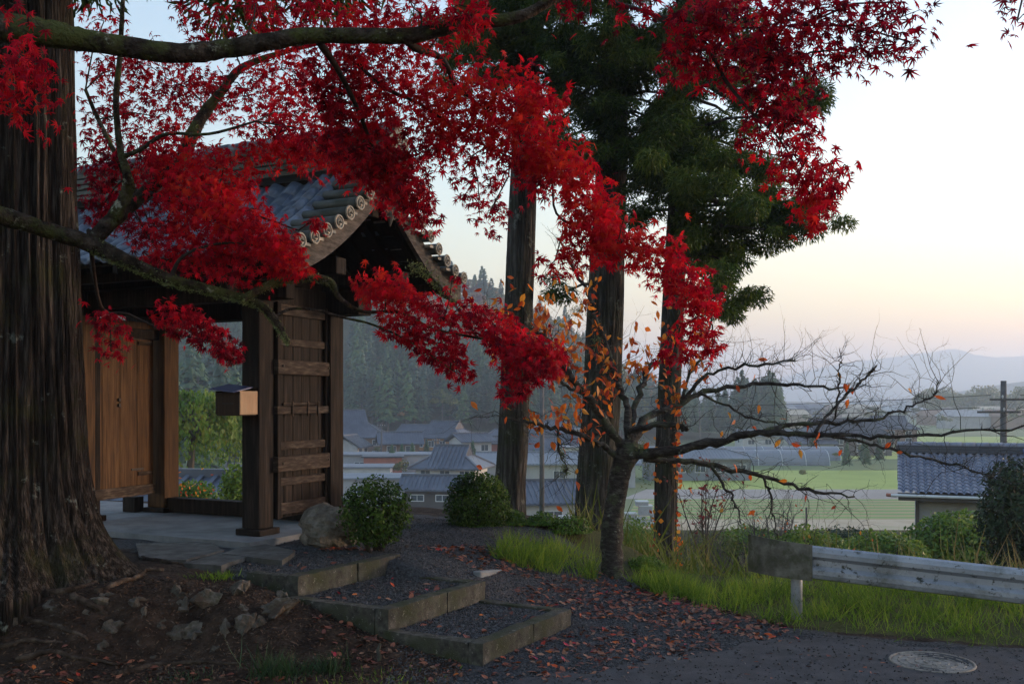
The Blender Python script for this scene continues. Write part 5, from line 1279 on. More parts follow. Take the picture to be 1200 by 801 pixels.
def house(label, x, y, z, w, dp, wh, rh, yaw, kind, wallm, roofm, wins=3, name='house', over=.6, upper=False, group=None, doors=True):
    """w along local x (ridge), dp along local y; kind gable | hip | flat | irimoya"""
    t = thing(name, label, 'house' if name != 'shed' else 'shed', (x, y, z), group)
    ca, sa = math.cos(yaw), math.sin(yaw); ex, ey = Vector((ca, sa, 0)), Vector((-sa, ca, 0)); o = Vector((x, y, z))
    def L(a, b, c): return o+ex*a+ey*b+UP*c
    def bx(nm, a0, a1, b0, b1, c0, c1, mt, par=None): return obj(nm, MB().box(L((a0+a1)/2, (b0+b1)/2, (c0+c1)/2), ex*(a1-a0)/2, ey*(b1-b0)/2, UP*(c1-c0)/2), M[mt], par or t)
    hw, hd = w/2, dp/2
    bx('wall', -hw, hw, -hd, hd, -.5, wh, wallm)
    ow, od = hw+over, hd+over; ze = wh-.05; zt = wh+rh; th = .18
    mb = MB()
    if kind == 'flat':
        rf_ = bx('roof', -ow, ow, -od, od, wh+.002, wh+.22, roofm)
    else:
        hipx = {'gable': ow, 'hip': ow-od*.9, 'irimoya': ow-od*.55}[kind]
        def lay(dz):
            r0, r1 = L(-hipx, 0, zt+dz), L(hipx, 0, zt+dz); c = [L(-ow, -od, ze+dz), L(ow, -od, ze+dz), L(ow, od, ze+dz), L(-ow, od, ze+dz)]
            if kind == 'irimoya':
                g = .45; q = [L(s*hipx, b*od*g, zt-(zt-ze)*g*1.05+dz) for s, b in ((-1, -1), (1, -1), (1, 1), (-1, 1))]
                return c+[r0, r1]+q
            return c+[r0, r1]
        A = lay(0); B = lay(-th); n = len(A)
        if kind == 'irimoya':
            F_ = [(0, 1, 7, 6), (6, 7, 5, 4), (2, 3, 9, 8), (8, 9, 4, 5), (1, 2, 8, 7), (3, 0, 6, 9), (7, 8, 5), (9, 6, 4)]
        else: F_ = [(0, 1, 5, 4), (2, 3, 4, 5), (1, 2, 5), (3, 0, 4)] if kind == 'hip' else [(0, 1, 5, 4), (2, 3, 4, 5)]
        fb = [tuple(i+n for i in q)[::-1] for q in F_]; side = [(0, n, n+1, 1), (1, n+1, n+2, 2), (2, n+2, n+3, 3), (3, n+3, n, 0)]
        if kind == 'gable': side = [(0, n, n+1, 1), (2, n+2, n+3, 3), (1, n+1, n+5, 5), (5, n+5, n+2, 2), (3, n+3, n+4, 4), (4, n+4, n, 0)]
        mb.add(A+B, F_+fb+side); rf_ = obj('roof', mb, M[roofm], t)
        obj('ridge', MB().bar(L(-hipx-.05, 0, zt+.06), L(hipx+.05, 0, zt+.06), .35, .32), M[roofm], rf_)
        if kind != 'gable':
            for s in (-1, 1):
                for b in (-1, 1): obj('hip_ridge', MB().bar(L(s*hipx, b*(od*.45 if kind == 'irimoya' else 0), (zt-(zt-ze)*.4725 if kind == 'irimoya' else zt)+.05), L(s*ow, b*od, ze+.05), .28, .2), M[roofm], rf_)
        if kind == 'gable':
            for s in (-1, 1):
                v = [L(s*hw, -hd, wh-.01), L(s*hw, hd, wh-.01), L(s*hw, 0, wh+rh*hd/od-.15)]
                obj('gable_wall', MB().prism(v, ex*s*-.12), M['plaster'], t)
        # courses of tiles across the slope, real ribs
        rb_ = MB(); nrb = max(6, int(2*hipx/.5))
        for k in range(nrb+1):
            a = -hipx+2*hipx*k/nrb
            for b in (-1, 1): rb_.bar(L(a, b*.1, zt+.03), L(a, b*od, ze+.03), .16, .07)
        rr_ = obj('tile_ribs', rb_, M[roofm], rf_); rr_['kind'] = 'stuff'
    # windows and a door on the camera side(s)
    for k in range(wins):
        a = -hw+w*(k+.5)/wins; ww = min(1.8, w/wins*.55); z0 = wh*.36 if wh < 4 else wh*.62; z1 = z0+min(1.3, wh*.36)
        for (b0, b1) in ((-hd-.05, -hd-.002),):
            wf = bx('window', a-ww/2, a+ww/2, b0, b1, z0, z1, 'trim'); bx('pane', a-ww/2+.1, a-.04, b0-.02, b0-.004, z0+.1, z1-.1, 'glass', wf); bx('pane', a+.04, a+ww/2-.1, b0-.02, b0-.004, z0+.1, z1-.1, 'glass', wf)
            if wh > 4:
                wf = bx('window', a-ww/2, a+ww/2, b0, b1, .9, 2.1, 'trim'); bx('pane', a-ww/2+.1, a+ww/2-.1, b0-.02, b0-.004, 1.0, 2.0, 'glass', wf)
    for s in (1, -1):
        wf = bx('window', s*hw+(.002 if s > 0 else -.05), s*hw+(.05 if s > 0 else -.002), -.8, .8, wh*.45, wh*.78, 'trim'); bx('pane', s*hw+(.054 if s > 0 else -.07), s*hw+(.07 if s > 0 else -.054), -.7, .7, wh*.48, wh*.75, 'glass', wf)
    if upper: bx('lower_roof', -hw-1.4, hw+1.4, -hd-1.5, -hd-.06, wh*.44, wh*.44+.25, roofm)
    return t
VZ = -10.5
def hp(px, d): return (px-600)/F*d
rad = math.radians
HS = [  # label, px, depth, w, dp, wh, rh, yaw, kind, wall, roof, windows, name, upper
 ('big temple hall with tall curved grey roof by the wood', 408, 215, 13, 12, 5.0, 5.6, 20, 'irimoya', 'timberw', 'rooft', 4, 'house', False),
 ('small white building with grey gable before temple hall', 410, 185, 6, 5, 4.2, 2.0, 80, 'gable', 'plaster', 'rooft', 2, 'house', False),
 ('long low cream house with dark gabled roof below the wood', 467, 215, 15, 7, 3.3, 2.3, -14, 'gable', 'cream', 'rooft2', 4, 'house', False),
 ('long flat roofed grey shed in the middle of the village', 475, 168, 22, 8, 3.6, .4, 4, 'flat', 'greyw', 'sheet', 3, 'shed', False),
 ('rust red low shed wedged between flat grey roofs', 449, 160, 6, 5, 3.6, .4, 6, 'flat', 'redw', 'rooft2', 1, 'shed', False),
 ('white walled low store with pale sheet roof', 418, 145, 10, 7, 3.0, .4, 4, 'flat', 'plaster', 'sheet', 2, 'shed', False),
 ('two storey orange timber house with stepped hip roof', 522, 205, 10, 8, 5.2, 3.2, -22, 'irimoya', 'orangew', 'rooft', 4, 'house', True),
 ('small white two storey house with shallow grey roof', 551, 190, 6, 6, 5.0, 1.4, 30, 'gable', 'plaster', 'rooft', 2, 'house', False),
 ('low brown shed standing behind the small white house', 566, 200, 7, 5, 4.2, 1.2, 10, 'gable', 'redw', 'rooft2', 1, 'shed', False),
 ('large old farmhouse with broad blue tiled irimoya roof', 530, 128, 7.6, 7, 4.2, 2.6, -12, 'irimoya', 'plaster', 'rooft', 3, 'house', True),
 ('low tiled annex in front of the large farmhouse', 508, 118, 6, 4, 2.3, 1.4, -8, 'gable', 'darkw', 'rooft', 2, 'house', False),
 ('pale flat shed roof between farmhouse and grey shed', 455, 128, 12, 8, 2.8, .4, 6, 'flat', 'greyw', 'sheet', 2, 'shed', False),
 ('house with open garage gable beside the utility pole', 640, 98, 6.5, 6, 2.9, 1.8, 12, 'gable', 'plaster', 'rooft', 1, 'house', False),
 ('long pale sheet roofed workshop behind the garage house', 650, 150, 22, 14, 3.6, 1.2, 3, 'gable', 'greyw', 'sheet', 3, 'shed', False),
 ('far cluster house with grey tiled hip roof', 648, 235, 12, 9, 5, 3, 12, 'hip', 'plaster', 'rooft', 3, 'house', False),
 ('tall pale boxy barn beside the far hip roofed house', 684, 230, 6, 6, 6.0, .4, 5, 'flat', 'plaster', 'sheet', 1, 'house', False),
 ('small dark roofed house left of the pale boxy barn', 625, 225, 9, 7, 4.2, 2.2, -10, 'gable', 'greyw', 'rooft2', 2, 'house', False),
 ('long low pale green house behind the slender cedar', 815, 160, 16, 7, 3.6, 1.2, 2, 'hip', 'sheet', 'sheet', 5, 'house', False),
 ('dark tiled farmhouse beyond the green field', 985, 232, 20, 10, 4.4, 4.0, 6, 'irimoya', 'darkw', 'rooft2', 4, 'house', False),
 ('low grey outbuilding left of the dark farmhouse', 945, 228, 10, 7, 3.0, 1.6, 6, 'gable', 'greyw', 'rooft', 2, 'house', False),
]
HS += [
 ('white plastered village house with dark hip roof', 432, 232, 8, 7, 4.6, 2.4, 15, 'hip', 'plaster', 'rooft2', 3, 'house', False),
 ('cream village house with steep grey gable', 488, 236, 7, 6, 4.4, 2.6, -30, 'gable', 'cream', 'rooft', 2, 'house', False),
 ('small brown village house behind the long grey shed', 468, 190, 7, 6, 4.6, 2.0, 12, 'gable', 'timberw', 'rooft', 2, 'house', False),
 ('white village house with low hip roof near far pole', 588, 218, 9, 7, 4.2, 2.2, 8, 'hip', 'plaster', 'rooft', 3, 'house', False),
 ('grey village house seen between the two cedars', 652, 190, 9, 7, 4.0, 2.2, -18, 'gable', 'greyw', 'rooft2', 3, 'house', False),
 ('white boxy annex beside the stout cedar', 668, 175, 5, 5, 4.4, .4, 10, 'flat', 'plaster', 'sheet', 2, 'shed', False),
 ('cream village house with blue tiled gable near the workshop', 622, 178, 8, 6, 3.8, 2.2, 22, 'gable', 'cream', 'rooft', 2, 'house', False),
 ('long white farm shed beyond the yellow green field', 905, 262, 18, 7, 3.6, 1.4, 4, 'gable', 'plaster', 'sheet', 4, 'shed', False),
 ('brown farmhouse standing past the white farm shed', 1040, 290, 14, 9, 4.6, 3.6, -6, 'irimoya', 'timberw', 'rooft', 3, 'house', False),
]
for (lb, px, d, w, dp, wh, rh, yw, kd, wm, rm, wn_, nm, up_) in HS:
    house(lb, hp(px, d), d, VZ, w, dp, wh, rh, rad(yw), kd, wm, rm, wn_, nm, .8 if kd != 'flat' else .35, up_)
# house seen through the gate opening
house('small tiled house seen through the gate opening', hp(226, 34), 34.5, -4.15, 6.6, 4.4, 2.45, 1.15, rad(-9), 'gable', 'timberw', 'rooft', 2)
# long white greenhouse tunnels beyond the fields
for k, (px, d, w, lb) in enumerate(((830, 196, 46, 'long white greenhouse tunnel beyond the bare field'), (870, 212, 40, 'second white greenhouse tunnel behind the first'))):
    x = hp(px, d); t = thing('greenhouse', lb, 'greenhouse', (x, d, VZ)); mb = MB(); ns = 12; hr = 3.0
    v = [(x-w/2+w*j/10, d-hr*math.cos(math.pi*i/ns), VZ+.05+2.9*math.sin(math.pi*i/ns)) for j in range(11) for i in range(ns+1)]
    f = [(j*(ns+1)+i, j*(ns+1)+i+1, (j+1)*(ns+1)+i+1, (j+1)*(ns+1)+i) for j in range(10) for i in range(ns)]
    obj('cover', mb.add(v, f+[tuple(range(ns+1)), tuple(range(10*(ns+1), 11*(ns+1)))[::-1]]), M['sheet'], t, False)
    for j in range(11): obj('hoop', MB().tube([(x-w/2+w*j/10, d-(hr+.03)*math.cos(math.pi*i/8), VZ+.05+2.95*math.sin(math.pi*i/8)) for i in range(9)], .06, 5, False), M['trim'], t)
# far town in the haze
for k in range(60):
    d = R.uniform(420, 1500); px = R.uniform(790, 1230); x = hp(px, d); w = R.uniform(8, 22)*(1+d/2500); h_ = R.uniform(4, 8)
    t = MB().abox(x-w/2, x+w/2, d, d+9, VZ-.5, VZ+h_)
    t.add([(x-w/2-1, d-1, VZ+h_), (x+w/2+1, d-1, VZ+h_), (x+w/2+1, d+10, VZ+h_), (x-w/2-1, d+10, VZ+h_), (x-w/2+1, d+4.5, VZ+h_+3), (x+w/2-1, d+4.5, VZ+h_+3)], [(0, 1, 5, 4), (2, 3, 4, 5), (1, 2, 5), (3, 0, 4), (0, 3, 2, 1)])
    o = obj('far_house', t, M[R.choice(['greyw', 'plaster', 'timberw', 'rooft', 'cream'])], None, False, (x, d, VZ)); tag(o, 'small far house fading into the valley haze', 'house', 'far houses on the plain')
d = 1500; x = hp(1029, d); tw_ = thing('far_building', 'flat topped tall block far off in the haze', 'building', (x, d, VZ))
obj('wall', MB().abox(x-9, x+9, d, d+16, VZ-.5, VZ+17), M['greyw'], tw_); obj('roof_box', MB().abox(x-5, x+4, d+3, d+12, VZ+17, VZ+21), M['plaster'], tw_)

# ---- the near house at the right: real pantile relief
hx0, hd_ = hp(1058, 40), 39.0
t = bung = thing('house', 'near bungalow with shiny blue wavy tiled roof behind the bushes', 'house', (hp(1052, 39), 39.0, -4.6))
zE, zR, yE, yR = at(0, 577, 39.0).z, at(0, 529, 41.8).z, 39.0, 42.2
x0, x1 = hp(1052, 39), hp(1052, 39)+13.0
nc = 48; sub = 7; nrw = 13; v, f = [], []; cols = nc*sub+1
for r in range(nrw):
    for e in (0, 1):
        tt = (r+e)/nrw; yy = yE+(yR-yE)*tt; zz = zE+(zR-zE)*tt+(.05 if e == 0 else .0)
        for c in range(cols):
            xx = x0+(x1-x0)*c/(cols-1); v.append((xx, yy, zz+.045*math.sin(2*math.pi*c/sub)+.016*math.sin(4*math.pi*c/sub+1)))
for r in range(2*nrw-1):
    for c in range(cols-1): a = r*cols+c; f.append((a, a+1, a+1+cols, a+cols))
M['rooftn'] = pmat('glossy blue pantiles', [(.10, .115, .17), (.15, .17, .235), (.21, .23, .29)], 1.5, .32, 0, 30, spec=.6)
rf_ = obj('roof', MB().add(v, f), M['rooftn'], t, False)
obj('roof_back', MB().add([(x0, yR, zR+.02), (x1, yR, zR+.02), (x1, 2*yR-yE, zE), (x0, 2*yR-yE, zE)], [(0, 1, 2, 3)]), M['rooftn'], t)
for k in range(3): obj('ridge_course', MB().abox(x0-.05, x1+.05, yR-.22+.03*k, yR+.22-.03*k, zR+.10*k-.02, zR+.10*k+.075), M['rooft2'], rf_)
for k in range(26): obj('ridge_tile', MB().tube([(x0+k*.5, yR, zR+.30), (x0+k*.5+.49, yR, zR+.31)], [.12, .135], 10), M['rooftn'], rf_, True)
obj('roof_panel', MB().box((hp(1176, 41.3), 41.25, zR+.0), (.62, 0, 0), (0, .34, .2), (0, -.02, .03)), M['blue_lid'], rf_)
obj('eave_board', MB().abox(x0+.02, x1, yE+.05, yE+.10, zE-.30, zE-.07), M['darkw'], t)
obj('soffit', MB().add([(x0, yE+.1, zE-.09), (x1, yE+.1, zE-.09), (x1, yE+1.2, zE-.09), (x0, yE+1.2, zE-.09)], [(0, 1, 2, 3)]), M['darkw'], t)
obj('gutter', MB().tube([(x0-.25, yE-.06, zE-.10), (x1, yE-.06, zE-.12)], .06, 8), M['trim'], t)
obj('gutter_end', MB().tube([(x0-.40, yE+.3, zE-.12), (x0-.05, yE+.1, zE-.12)], .07, 8), M['redw'], t)
xw0 = x0+.72
obj('wall', MB().abox(xw0, x1-.5, yE+.9, 2*yR-yE-.9, -5.2, zE-.08), M['greyw'], t)
obj('gable_wall', MB().prism([Vector((xw0, yE+.9, zE-.1)), Vector((xw0, 2*yR-yE-.9, zE-.1)), Vector((xw0, yR, zR-.15))], (.1, 0, 0)), M['plaster'], t)
obj('corner_post', MB().abox(xw0-.06, xw0+.08, yE+.80, yE+.92, -5.2, zE-.1), M['darkw'], t)
for (a, b) in ((1135, 1175), (1182, 1225)):
    xa, xb = hp(a, 39.9), hp(b, 39.9); w_ = obj('window', MB().abox(xa, xb, yE+.82, yE+.895, at(0, 625, 39.9).z, at(0, 596, 39.9).z), M['trim'], t)
    mid = (xa+xb)/2; z0, z1 = at(0, 623, 39.9).z, at(0, 598, 39.9).z
    for (p, q) in ((xa+.06, mid-.03), (mid+.03, xb-.06)):
        obj('curtain', MB().abox(p, q, yE+.812, yE+.818, z0, z1), M['curtain'], w_)

bung.rotation_euler = (0, 0, math.radians(-21))

# ------------------------------------------------------------------ utility poles and wires
def pole(label, px, d, z0, z1, r, arms, base=None):
    x = hp(px, d); t = thing('utility_pole', label, 'utility pole', (x, d, z0))
    obj('shaft', MB().tube([(x, d, z0-.3), (x, d, z1)], [r*1.15, r*.8], 12), M['pole'], t, True)
    for (dz, w, off) in arms:
        a = obj('crossarm', MB().bar((x-w/2+off, d-.18, z1-dz), (x+w/2+off, d-.18, z1-dz), .10, .12), M['pole'], t)
        for k in range(4): q = x-w/2+off+w*(k+.5)/4; obj('insulator', MB().tube([(q, d-.18, z1-dz+.05), (q, d-.18, z1-dz+.16), (q, d-.18, z1-dz+.25)], [.03, .06, .03], 8), M['plaster'], a)
    return x
gzp = lambda px, d: hz(hp(px, d), d)
d1 = 56; xa = pole('utility pole with two crossarms behind the blue roofed bungalow', 1176, d1, gzp(1176, d1), at(0, 446, d1).z, .19, ((1.05, 1.9, .1), (1.75, 2.4, -.35)))
d2 = 64; xb = pole('utility pole beside the garage house below the slope', 635, d2, gzp(635, d2), at(0, 425, d2).z, .15, ((.5, 1.6, 0),))
for k, (px, d, top) in enumerate(((447, 178, 495), (511, 172, 512), (520, 214, 500), (576, 205, 515), (820, 240, 480))):
    pole(('far utility pole beside the temple hall', 'far pole before the orange timber house', 'far pole standing below the wooded slope', 'far pole right of the brown shed', 'far pole among the trees beyond greenhouse')[k], px, d, VZ, at(0, top, d).z, .16, ((.6, 1.6, 0),))
def wire(label, a, b, sag):
    a, b = Vector(a), Vector(b); pts = [a.lerp(b, i/16)-UP*sag*(1-(2*i/16-1)**2) for i in range(17)]
    tag(obj('power_line', MB().tube(pts, .018, 5, False), M['wire']), label, 'power line')
za = at(0, 446, d1).z-1.05
wire('upper power line strung from the bungalow pole across the valley', (xa-.8, d1-.18, za+.25), (-14, 150, 3.0), 1.2)
wire('lower power line strung from the bungalow pole across the valley', (xa-1.4, d1-.18, za-.45), (-16, 150, 1.6), 1.2)
wire('power line leaving the bungalow pole away from the valley', (xa+.8, d1-.18, za+.25), (xa+30, 50, za+.6), .6)
wire('lower power line leaving the bungalow pole away from the valley', (xa+.7, d1-.18, za-.45), (xa+30, 50, za-.6), .6)
# thin dark fence posts on the slope below
for (px, d, top) in ((945, 60, 594), (545, 42, 588)):
    x = hp(px, d); tag(obj('fence_post', MB().tube([(x, d, gzp(px, d)-.2), (x, d, at(0, top, d).z)], .06, 8), M['darkw'], None, False, (x, d, gzp(px, d))), 'thin dark post in the field behind the guardrail' if px > 700 else 'thin dark post standing before the farmhouse annex', 'post')
# white pickup truck by the garage
d = 92; x = hp(663, d); z = VZ+.05; tr = thing('truck', 'small white pickup truck parked at the garage house', 'truck', (x, d, z))
obj('cab', MB().prism([Vector((x-.75, d, z+.45)), Vector((x+.75, d, z+.45)), Vector((x+.72, d, z+1.1)), Vector((x+.62, d, z+1.8)), Vector((x-.62, d, z+1.8)), Vector((x-.72, d, z+1.1))], (0, 1.4, 0)), M['plaster'], tr)
obj('windscreen', MB().abox(x-.6, x+.6, d-.03, d-.005, z+1.1, z+1.65), M['glass'], tr); obj('bumper', MB().abox(x-.74, x+.74, d-.10, d-.005, z+.4, z+.62), M['greyw'], tr)
obj('cargo_bed', MB().abox(x-.74, x+.74, d+1.45, d+3.3, z+.55, z+1.0), M['plaster'], tr)
for sx in (-1, 1):
    obj('headlight', MB().abox(x+sx*.5-.13, x+sx*.5+.13, d-.03, d-.006, z+.72, z+.88), M['trim'], tr)
    for yy in (.5, 2.7): obj('wheel', MB().tube([(x+sx*.62, d+yy, z+.26), (x+sx*.76, d+yy, z+.26)], .26, 12), M['wire'], tr)
# stacked pale crates by the slender cedar
for k, (px, py, w, h_) in enumerate(((757, 598, 15, 12), (752, 610, 12, 8), (740, 606, 13, 10), (746, 618, 16, 9), (760, 616, 12, 9), (753, 590, 14, 6), (768, 608, 8, 14))):
    d = 100; x = hp(px, d); zc = at(0, py, d).z; ww, hh = w/F*d/2, h_/F*d/2
    c_ = thing('crate', ('top', 'middle', 'lower', 'bottom', 'side', 'upper', 'end')[k]+' grey crate in the pale stack between the trunks', 'crate', (x, d, zc-hh), 'stacked crates')
    obj('body', MB().abox(x-ww, x+ww, d, d+1.2, zc-hh+.02, zc+hh-.10), M['greyw'], c_); obj('lid', MB().abox(x-ww-.04, x+ww+.04, d-.05, d+1.25, zc+hh-.10, zc+hh), M['trim'], c_)

# ------------------------------------------------------------------ trees far and middle
def conifer(seed, h=17.0):
    rnd = random.Random(seed); tr = MB().tube([(0, 0, -1), (0, 0, h*.5), (0, 0, h*.97)], [.26, .17, .03], 6, False); cr = MB(); z = h*.26
    while z < h*.99:
        t = (z-h*.26)/(h*.74); r = 3.6*(1-t)**.62+.2; nb = int(7+6*(1-t))
        for k in range(nb):
            a = rnd.uniform(0, 6.28); rr = r*rnd.uniform(.55, 1.1); w = .55+.35*(1-t)
            p = Vector((math.cos(a)*rr*.15, math.sin(a)*rr*.15, z)); q = Vector((math.cos(a)*rr, math.sin(a)*rr, z-.30*rr+rnd.uniform(-.3, .4))); sd = Vector((-math.sin(a), math.cos(a), 0))*w
            m_ = p.lerp(q, .55)+Vector((0, 0, .22)); cr.add([p, m_+sd, q, m_-sd, m_+Vector((0, 0, .35))], [(0, 1, 4), (1, 2, 4), (2, 3, 4), (3, 0, 4)])
        z += h*.030
    return tr, cr
def broad(seed, h=12.0, n=620):
    rnd = np.random.default_rng(seed); tr = MB().tube([(0, 0, -1), (0, 0, h*.4), (.3, 0, h*.7)], [.3, .2, .08], 6, False)
    lob = [(rnd.normal(size=3)*[1.9, 1.9, 1.3]+[0, 0, h*.62], rnd.uniform(1.3, 2.3)) for _ in range(9)]; cr = MB()
    for k in range(n):
        c, r = lob[k % 9]; v = rnd.normal(size=3); v /= np.linalg.norm(v); v[2] = abs(v[2])*.9-.15; p = Vector(c+v*r*rnd.uniform(.7, 1.05)); s = rnd.uniform(.22, .5)
        nv = (Vector(v)+Vector(rnd.normal(size=3))*.5).normalized(); x = nv.cross(Vector((.3, .2, 1))).normalized(); y = nv.cross(x); cr.add([p+x*s, p+y*s*.8, p-x*s, p-y*s*.7], [(0, 1, 2, 3)])
    return tr, cr
M['t_green'] = leafmat('hill cedar green', [(.018, .055, .020), (.050, .105, .034), (.10, .165, .048)], .15, .05, .5)
M['t_blue'] = leafmat('hill cypress dull green', [(.018, .050, .026), (.046, .088, .044), (.085, .135, .064)], .15, .05, .5)
M['t_olive'] = leafmat('hill oak olive', [(.07, .09, .022), (.14, .155, .038), (.22, .205, .06)], .2, .05, .4)
M['t_rust'] = leafmat('hill autumn rust', [(.18, .11, .036), (.30, .165, .05), (.38, .23, .08)], .2, .05, .4)
M['t_red'] = leafmat('hill autumn red', [(.10, .02, .02), (.17, .035, .03)], .2, .05, .4)
M['t_bark'] = pmat('pale far trunk', [(.07, .06, .052), (.14, .125, .11)], 2, .9, 0, 5)
protos = []
for k in range(4): protos.append(('conifer_tree', *conifer(k+1, (17, 19, 15, 18)[k]), ('t_green', 't_blue', 't_green', 't_blue')[k]))
for k in range(5): protos.append(('broadleaf_tree', *broad(k+40), ('t_olive', 't_rust', 't_olive', 't_red', 't_rust')[k]))
PL = ['dark green straight cedar in the hillside wood', 'blue green cypress in the hillside wood', 'shorter dark cedar in the hillside wood', 'tall blue green cypress in the hillside wood', 'olive broadleaf tree in the hillside wood', 'rust coloured autumn tree in the hillside wood', 'bushy olive tree in the hillside wood', 'dull red autumn tree in the hillside wood', 'pale rust autumn tree in the hillside wood']
spots = []; rf2 = random.Random(77)
# front rank of the plantation along the foot of the hill, then the slope behind
k = 0
while len(spots) < 1150 and k < 24000:
    k += 1
    y = 205+rf2.random()**1.2*330; x = rf2.uniform(-.40, .19)*y
    px = 600+x/y*F
    if px < 150 or px > 790: continue
    base = 262-.28*max(0, -x-25)+.25*max(0, x)
    if y < base+14 or hillz(x, y) < -9.5 or y > 500: continue
    if any((x-a)**2+(y-b)**2 < 11 for a, b, *_ in spots[-400:]): continue
    if 285 < px < 408 or px < 190: continue      # hidden by the gate and the thick cedar
    up_ = (y-base)/(480-base)
    con = rf2.random() < (.94 if up_ < .38 else .22) if px > 400 else rf2.random() < .8
    kind = rf2.choice((0, 1, 2, 3)) if con else 4+rf2.choice((0, 0, 1, 1, 2, 2, 2, 3, 4))
    spots.append((x, y, hillz(x, y)-.3, kind, rf2.uniform(.72, 1.12), rf2.uniform(0, 6.28)))
spots.sort(key=lambda s: s[1])
roots = []
for nm, tr, cr, mt in protos:
    r = thing(nm, 'x', 'tree', (0, 0, 0), 'trees of the hillside wood'); obj('trunk', tr, M['t_bark'], r); obj('crown', cr, M[mt], r); roots.append(r)
used = set()
for s in spots[:190]:
    kd = s[3]
    if kd not in used: used.add(kd); r = roots[kd]; r.location = s[:3]; r.rotation_euler = (0, 0, s[5]); r.scale = (s[4],)*3; r['label'] = PL[kd]
    else: dup(roots[kd], s[:3], s[5], s[4], PL[kd])
def mass(name, label, items, mats_key):
    """the trees farther up the slope that read as one wood, joined by foliage kind"""
    for kd in range(len(protos)):
        its = [s for s in items if s[3] == kd]
        if not its: continue
        cr = protos[kd][2]; bv = np.array(cr.v); q = len(cr.f[0]); bf = np.array(cr.f)
        Mt = np.array([[[math.cos(s[5]), -math.sin(s[5]), 0], [math.sin(s[5]), math.cos(s[5]), 0], [0, 0, 1]] for s in its])
        o = scatter(name, bv, bf, np.array([s[:3] for s in its]), Mt, np.array([s[4] for s in its]), M[protos[kd][3]], None, 'stuff'); o['label'] = label % PL[kd].split(' in the')[0]; o['category'] = 'wood'
mass('hillside_wood', 'many a %s higher up the misty hill', spots[190:], None)
for kd, r in enumerate(roots):
    if kd not in used:
        for c in list(r.children): bpy.data.objects.remove(c)
        bpy.data.objects.remove(r)
# misty rows of trees across the plain
rows_ = []
for _ in range(150):
    px = rf2.uniform(715, 915); d = rf2.uniform(300, 420); rows_.append((hp(px, d), d, VZ, rf2.choice((0, 1, 2, 3, 4)), rf2.uniform(.75, 1.1)*(1.15 if 860 < px < 915 else .9), rf2.uniform(0, 6)))
for _ in range(110):
    px = rf2.uniform(1080, 1230); d = rf2.uniform(560, 760); rows_.append((hp(px, d), d, VZ, rf2.choice((4, 6, 4)), rf2.uniform(1.1, 1.9), rf2.uniform(0, 6)))
for _ in range(120):
    px = rf2.uniform(900, 1230); d = rf2.uniform(380, 1300); rows_.append((hp(px, d), d, VZ, rf2.choice((4, 6, 4)), rf2.uniform(.5, .9), rf2.uniform(0, 6)))
for _ in range(40):
    px = rf2.choice((rf2.uniform(430, 560), rf2.uniform(620, 720), rf2.uniform(930, 1060))); d = rf2.uniform(150, 235); rows_.append((hp(px, d), d, VZ, rf2.choice((4, 6, 2)), rf2.uniform(.2, .38), rf2.uniform(0, 6)))
mass('valley_trees', 'scattered far %s rows out on the hazy plain', rows_, None)

def bare_tree(label, px, py, d, h_, mat, seed, leaves=0, lmat=None, name='bare_shrub', lsz=.06, n0=6, up=.6, base=None):
    b = groundray(px, py) if base is None else Vector((hp(px, d), d, base)); rr = random.Random(seed); t = thing(name, label, 'shrub', b); mb = MB(); tp = []
    for k in range(n0):
        a = rr.uniform(0, 6.28); e = b+Vector((math.cos(a)*h_*.33, math.sin(a)*h_*.25, h_*rr.uniform(.7, 1.0))); m_ = b.lerp(e, .45)+Vector((rr.gauss(0, .05), rr.gauss(0, .05), .08))*h_
        pts = [Vector(p) for p in smoothpath([tuple(b-UP*.1), tuple(m_), tuple(e)], 5)]; r0 = .013*h_; rad_ = [r0*(1-.75*i/len(pts)) for i in range(len(pts))]; mb.tube(pts, rad_, 6, False)
        twigs(mb, list(zip(pts, rad_)), 9, h_*.36, r0*.5, up, .9, 2, .3, 1.0, rr, tp, .25)
    obj('branches', mb, mat, t)
    if leaves:
        pp = [p for pts, L in tp for p in pts[2:]]; rr.shuffle(pp); pp = np.array([tuple(p) for p in pp[:leaves]]); N = len(pp)
        if N <= 120:
            me = mesh_of('leaf', OV_V, OV_F, lmat); Mf = frames(NR.normal(size=(N, 3))+[0, -.4, .3], NR.uniform(0, 6, N))
            for i in range(N): child('leaf', me, t, pp[i], Mf[i].tolist(), lsz*rr.uniform(.7, 1.3))
        else: scatter('foliage', OV_V, OV_F, pp, frames(NR.normal(size=(N, 3))+[0, -.4, .3], NR.uniform(0, 6, N)), NR.uniform(.7, 1.3, N)*lsz, lmat, t, 'stuff')
    return t
M['bare'] = pmat('grey bare twig bark', [(.05, .042, .038), (.12, .10, .092)], 10, .9, 0, 20)
bare_tree('leafless grey shrub with fine twigs below the verge', 812, 650, 22, 2.3, M['bare'], 5, base=gzp(812, 22)+.2, n0=7)
bare_tree('small spreading shrub with dull crimson leaf sprays', 828, 692, 14.5, 1.25, M['bare'], 6, 110, M['red_leaf'], base=hz(hp(828, 13), 13)+.0, lsz=.07, n0=5)
bare_tree('thin upright saplings with scattered orange leaves beside bungalow', 1012, 640, 20, 3.0, M['bare'], 7, 100, M['cherry_leaf'], base=gzp(1012, 20)-.1, lsz=.09, n0=9, up=1.2)
bare_tree('thin twiggy sapling between guardrail and field', 950, 640, 21, 2.6, M['bare'], 8, 40, M['cherry_leaf'], base=gzp(950, 21)+.1, lsz=.08, n0=4)
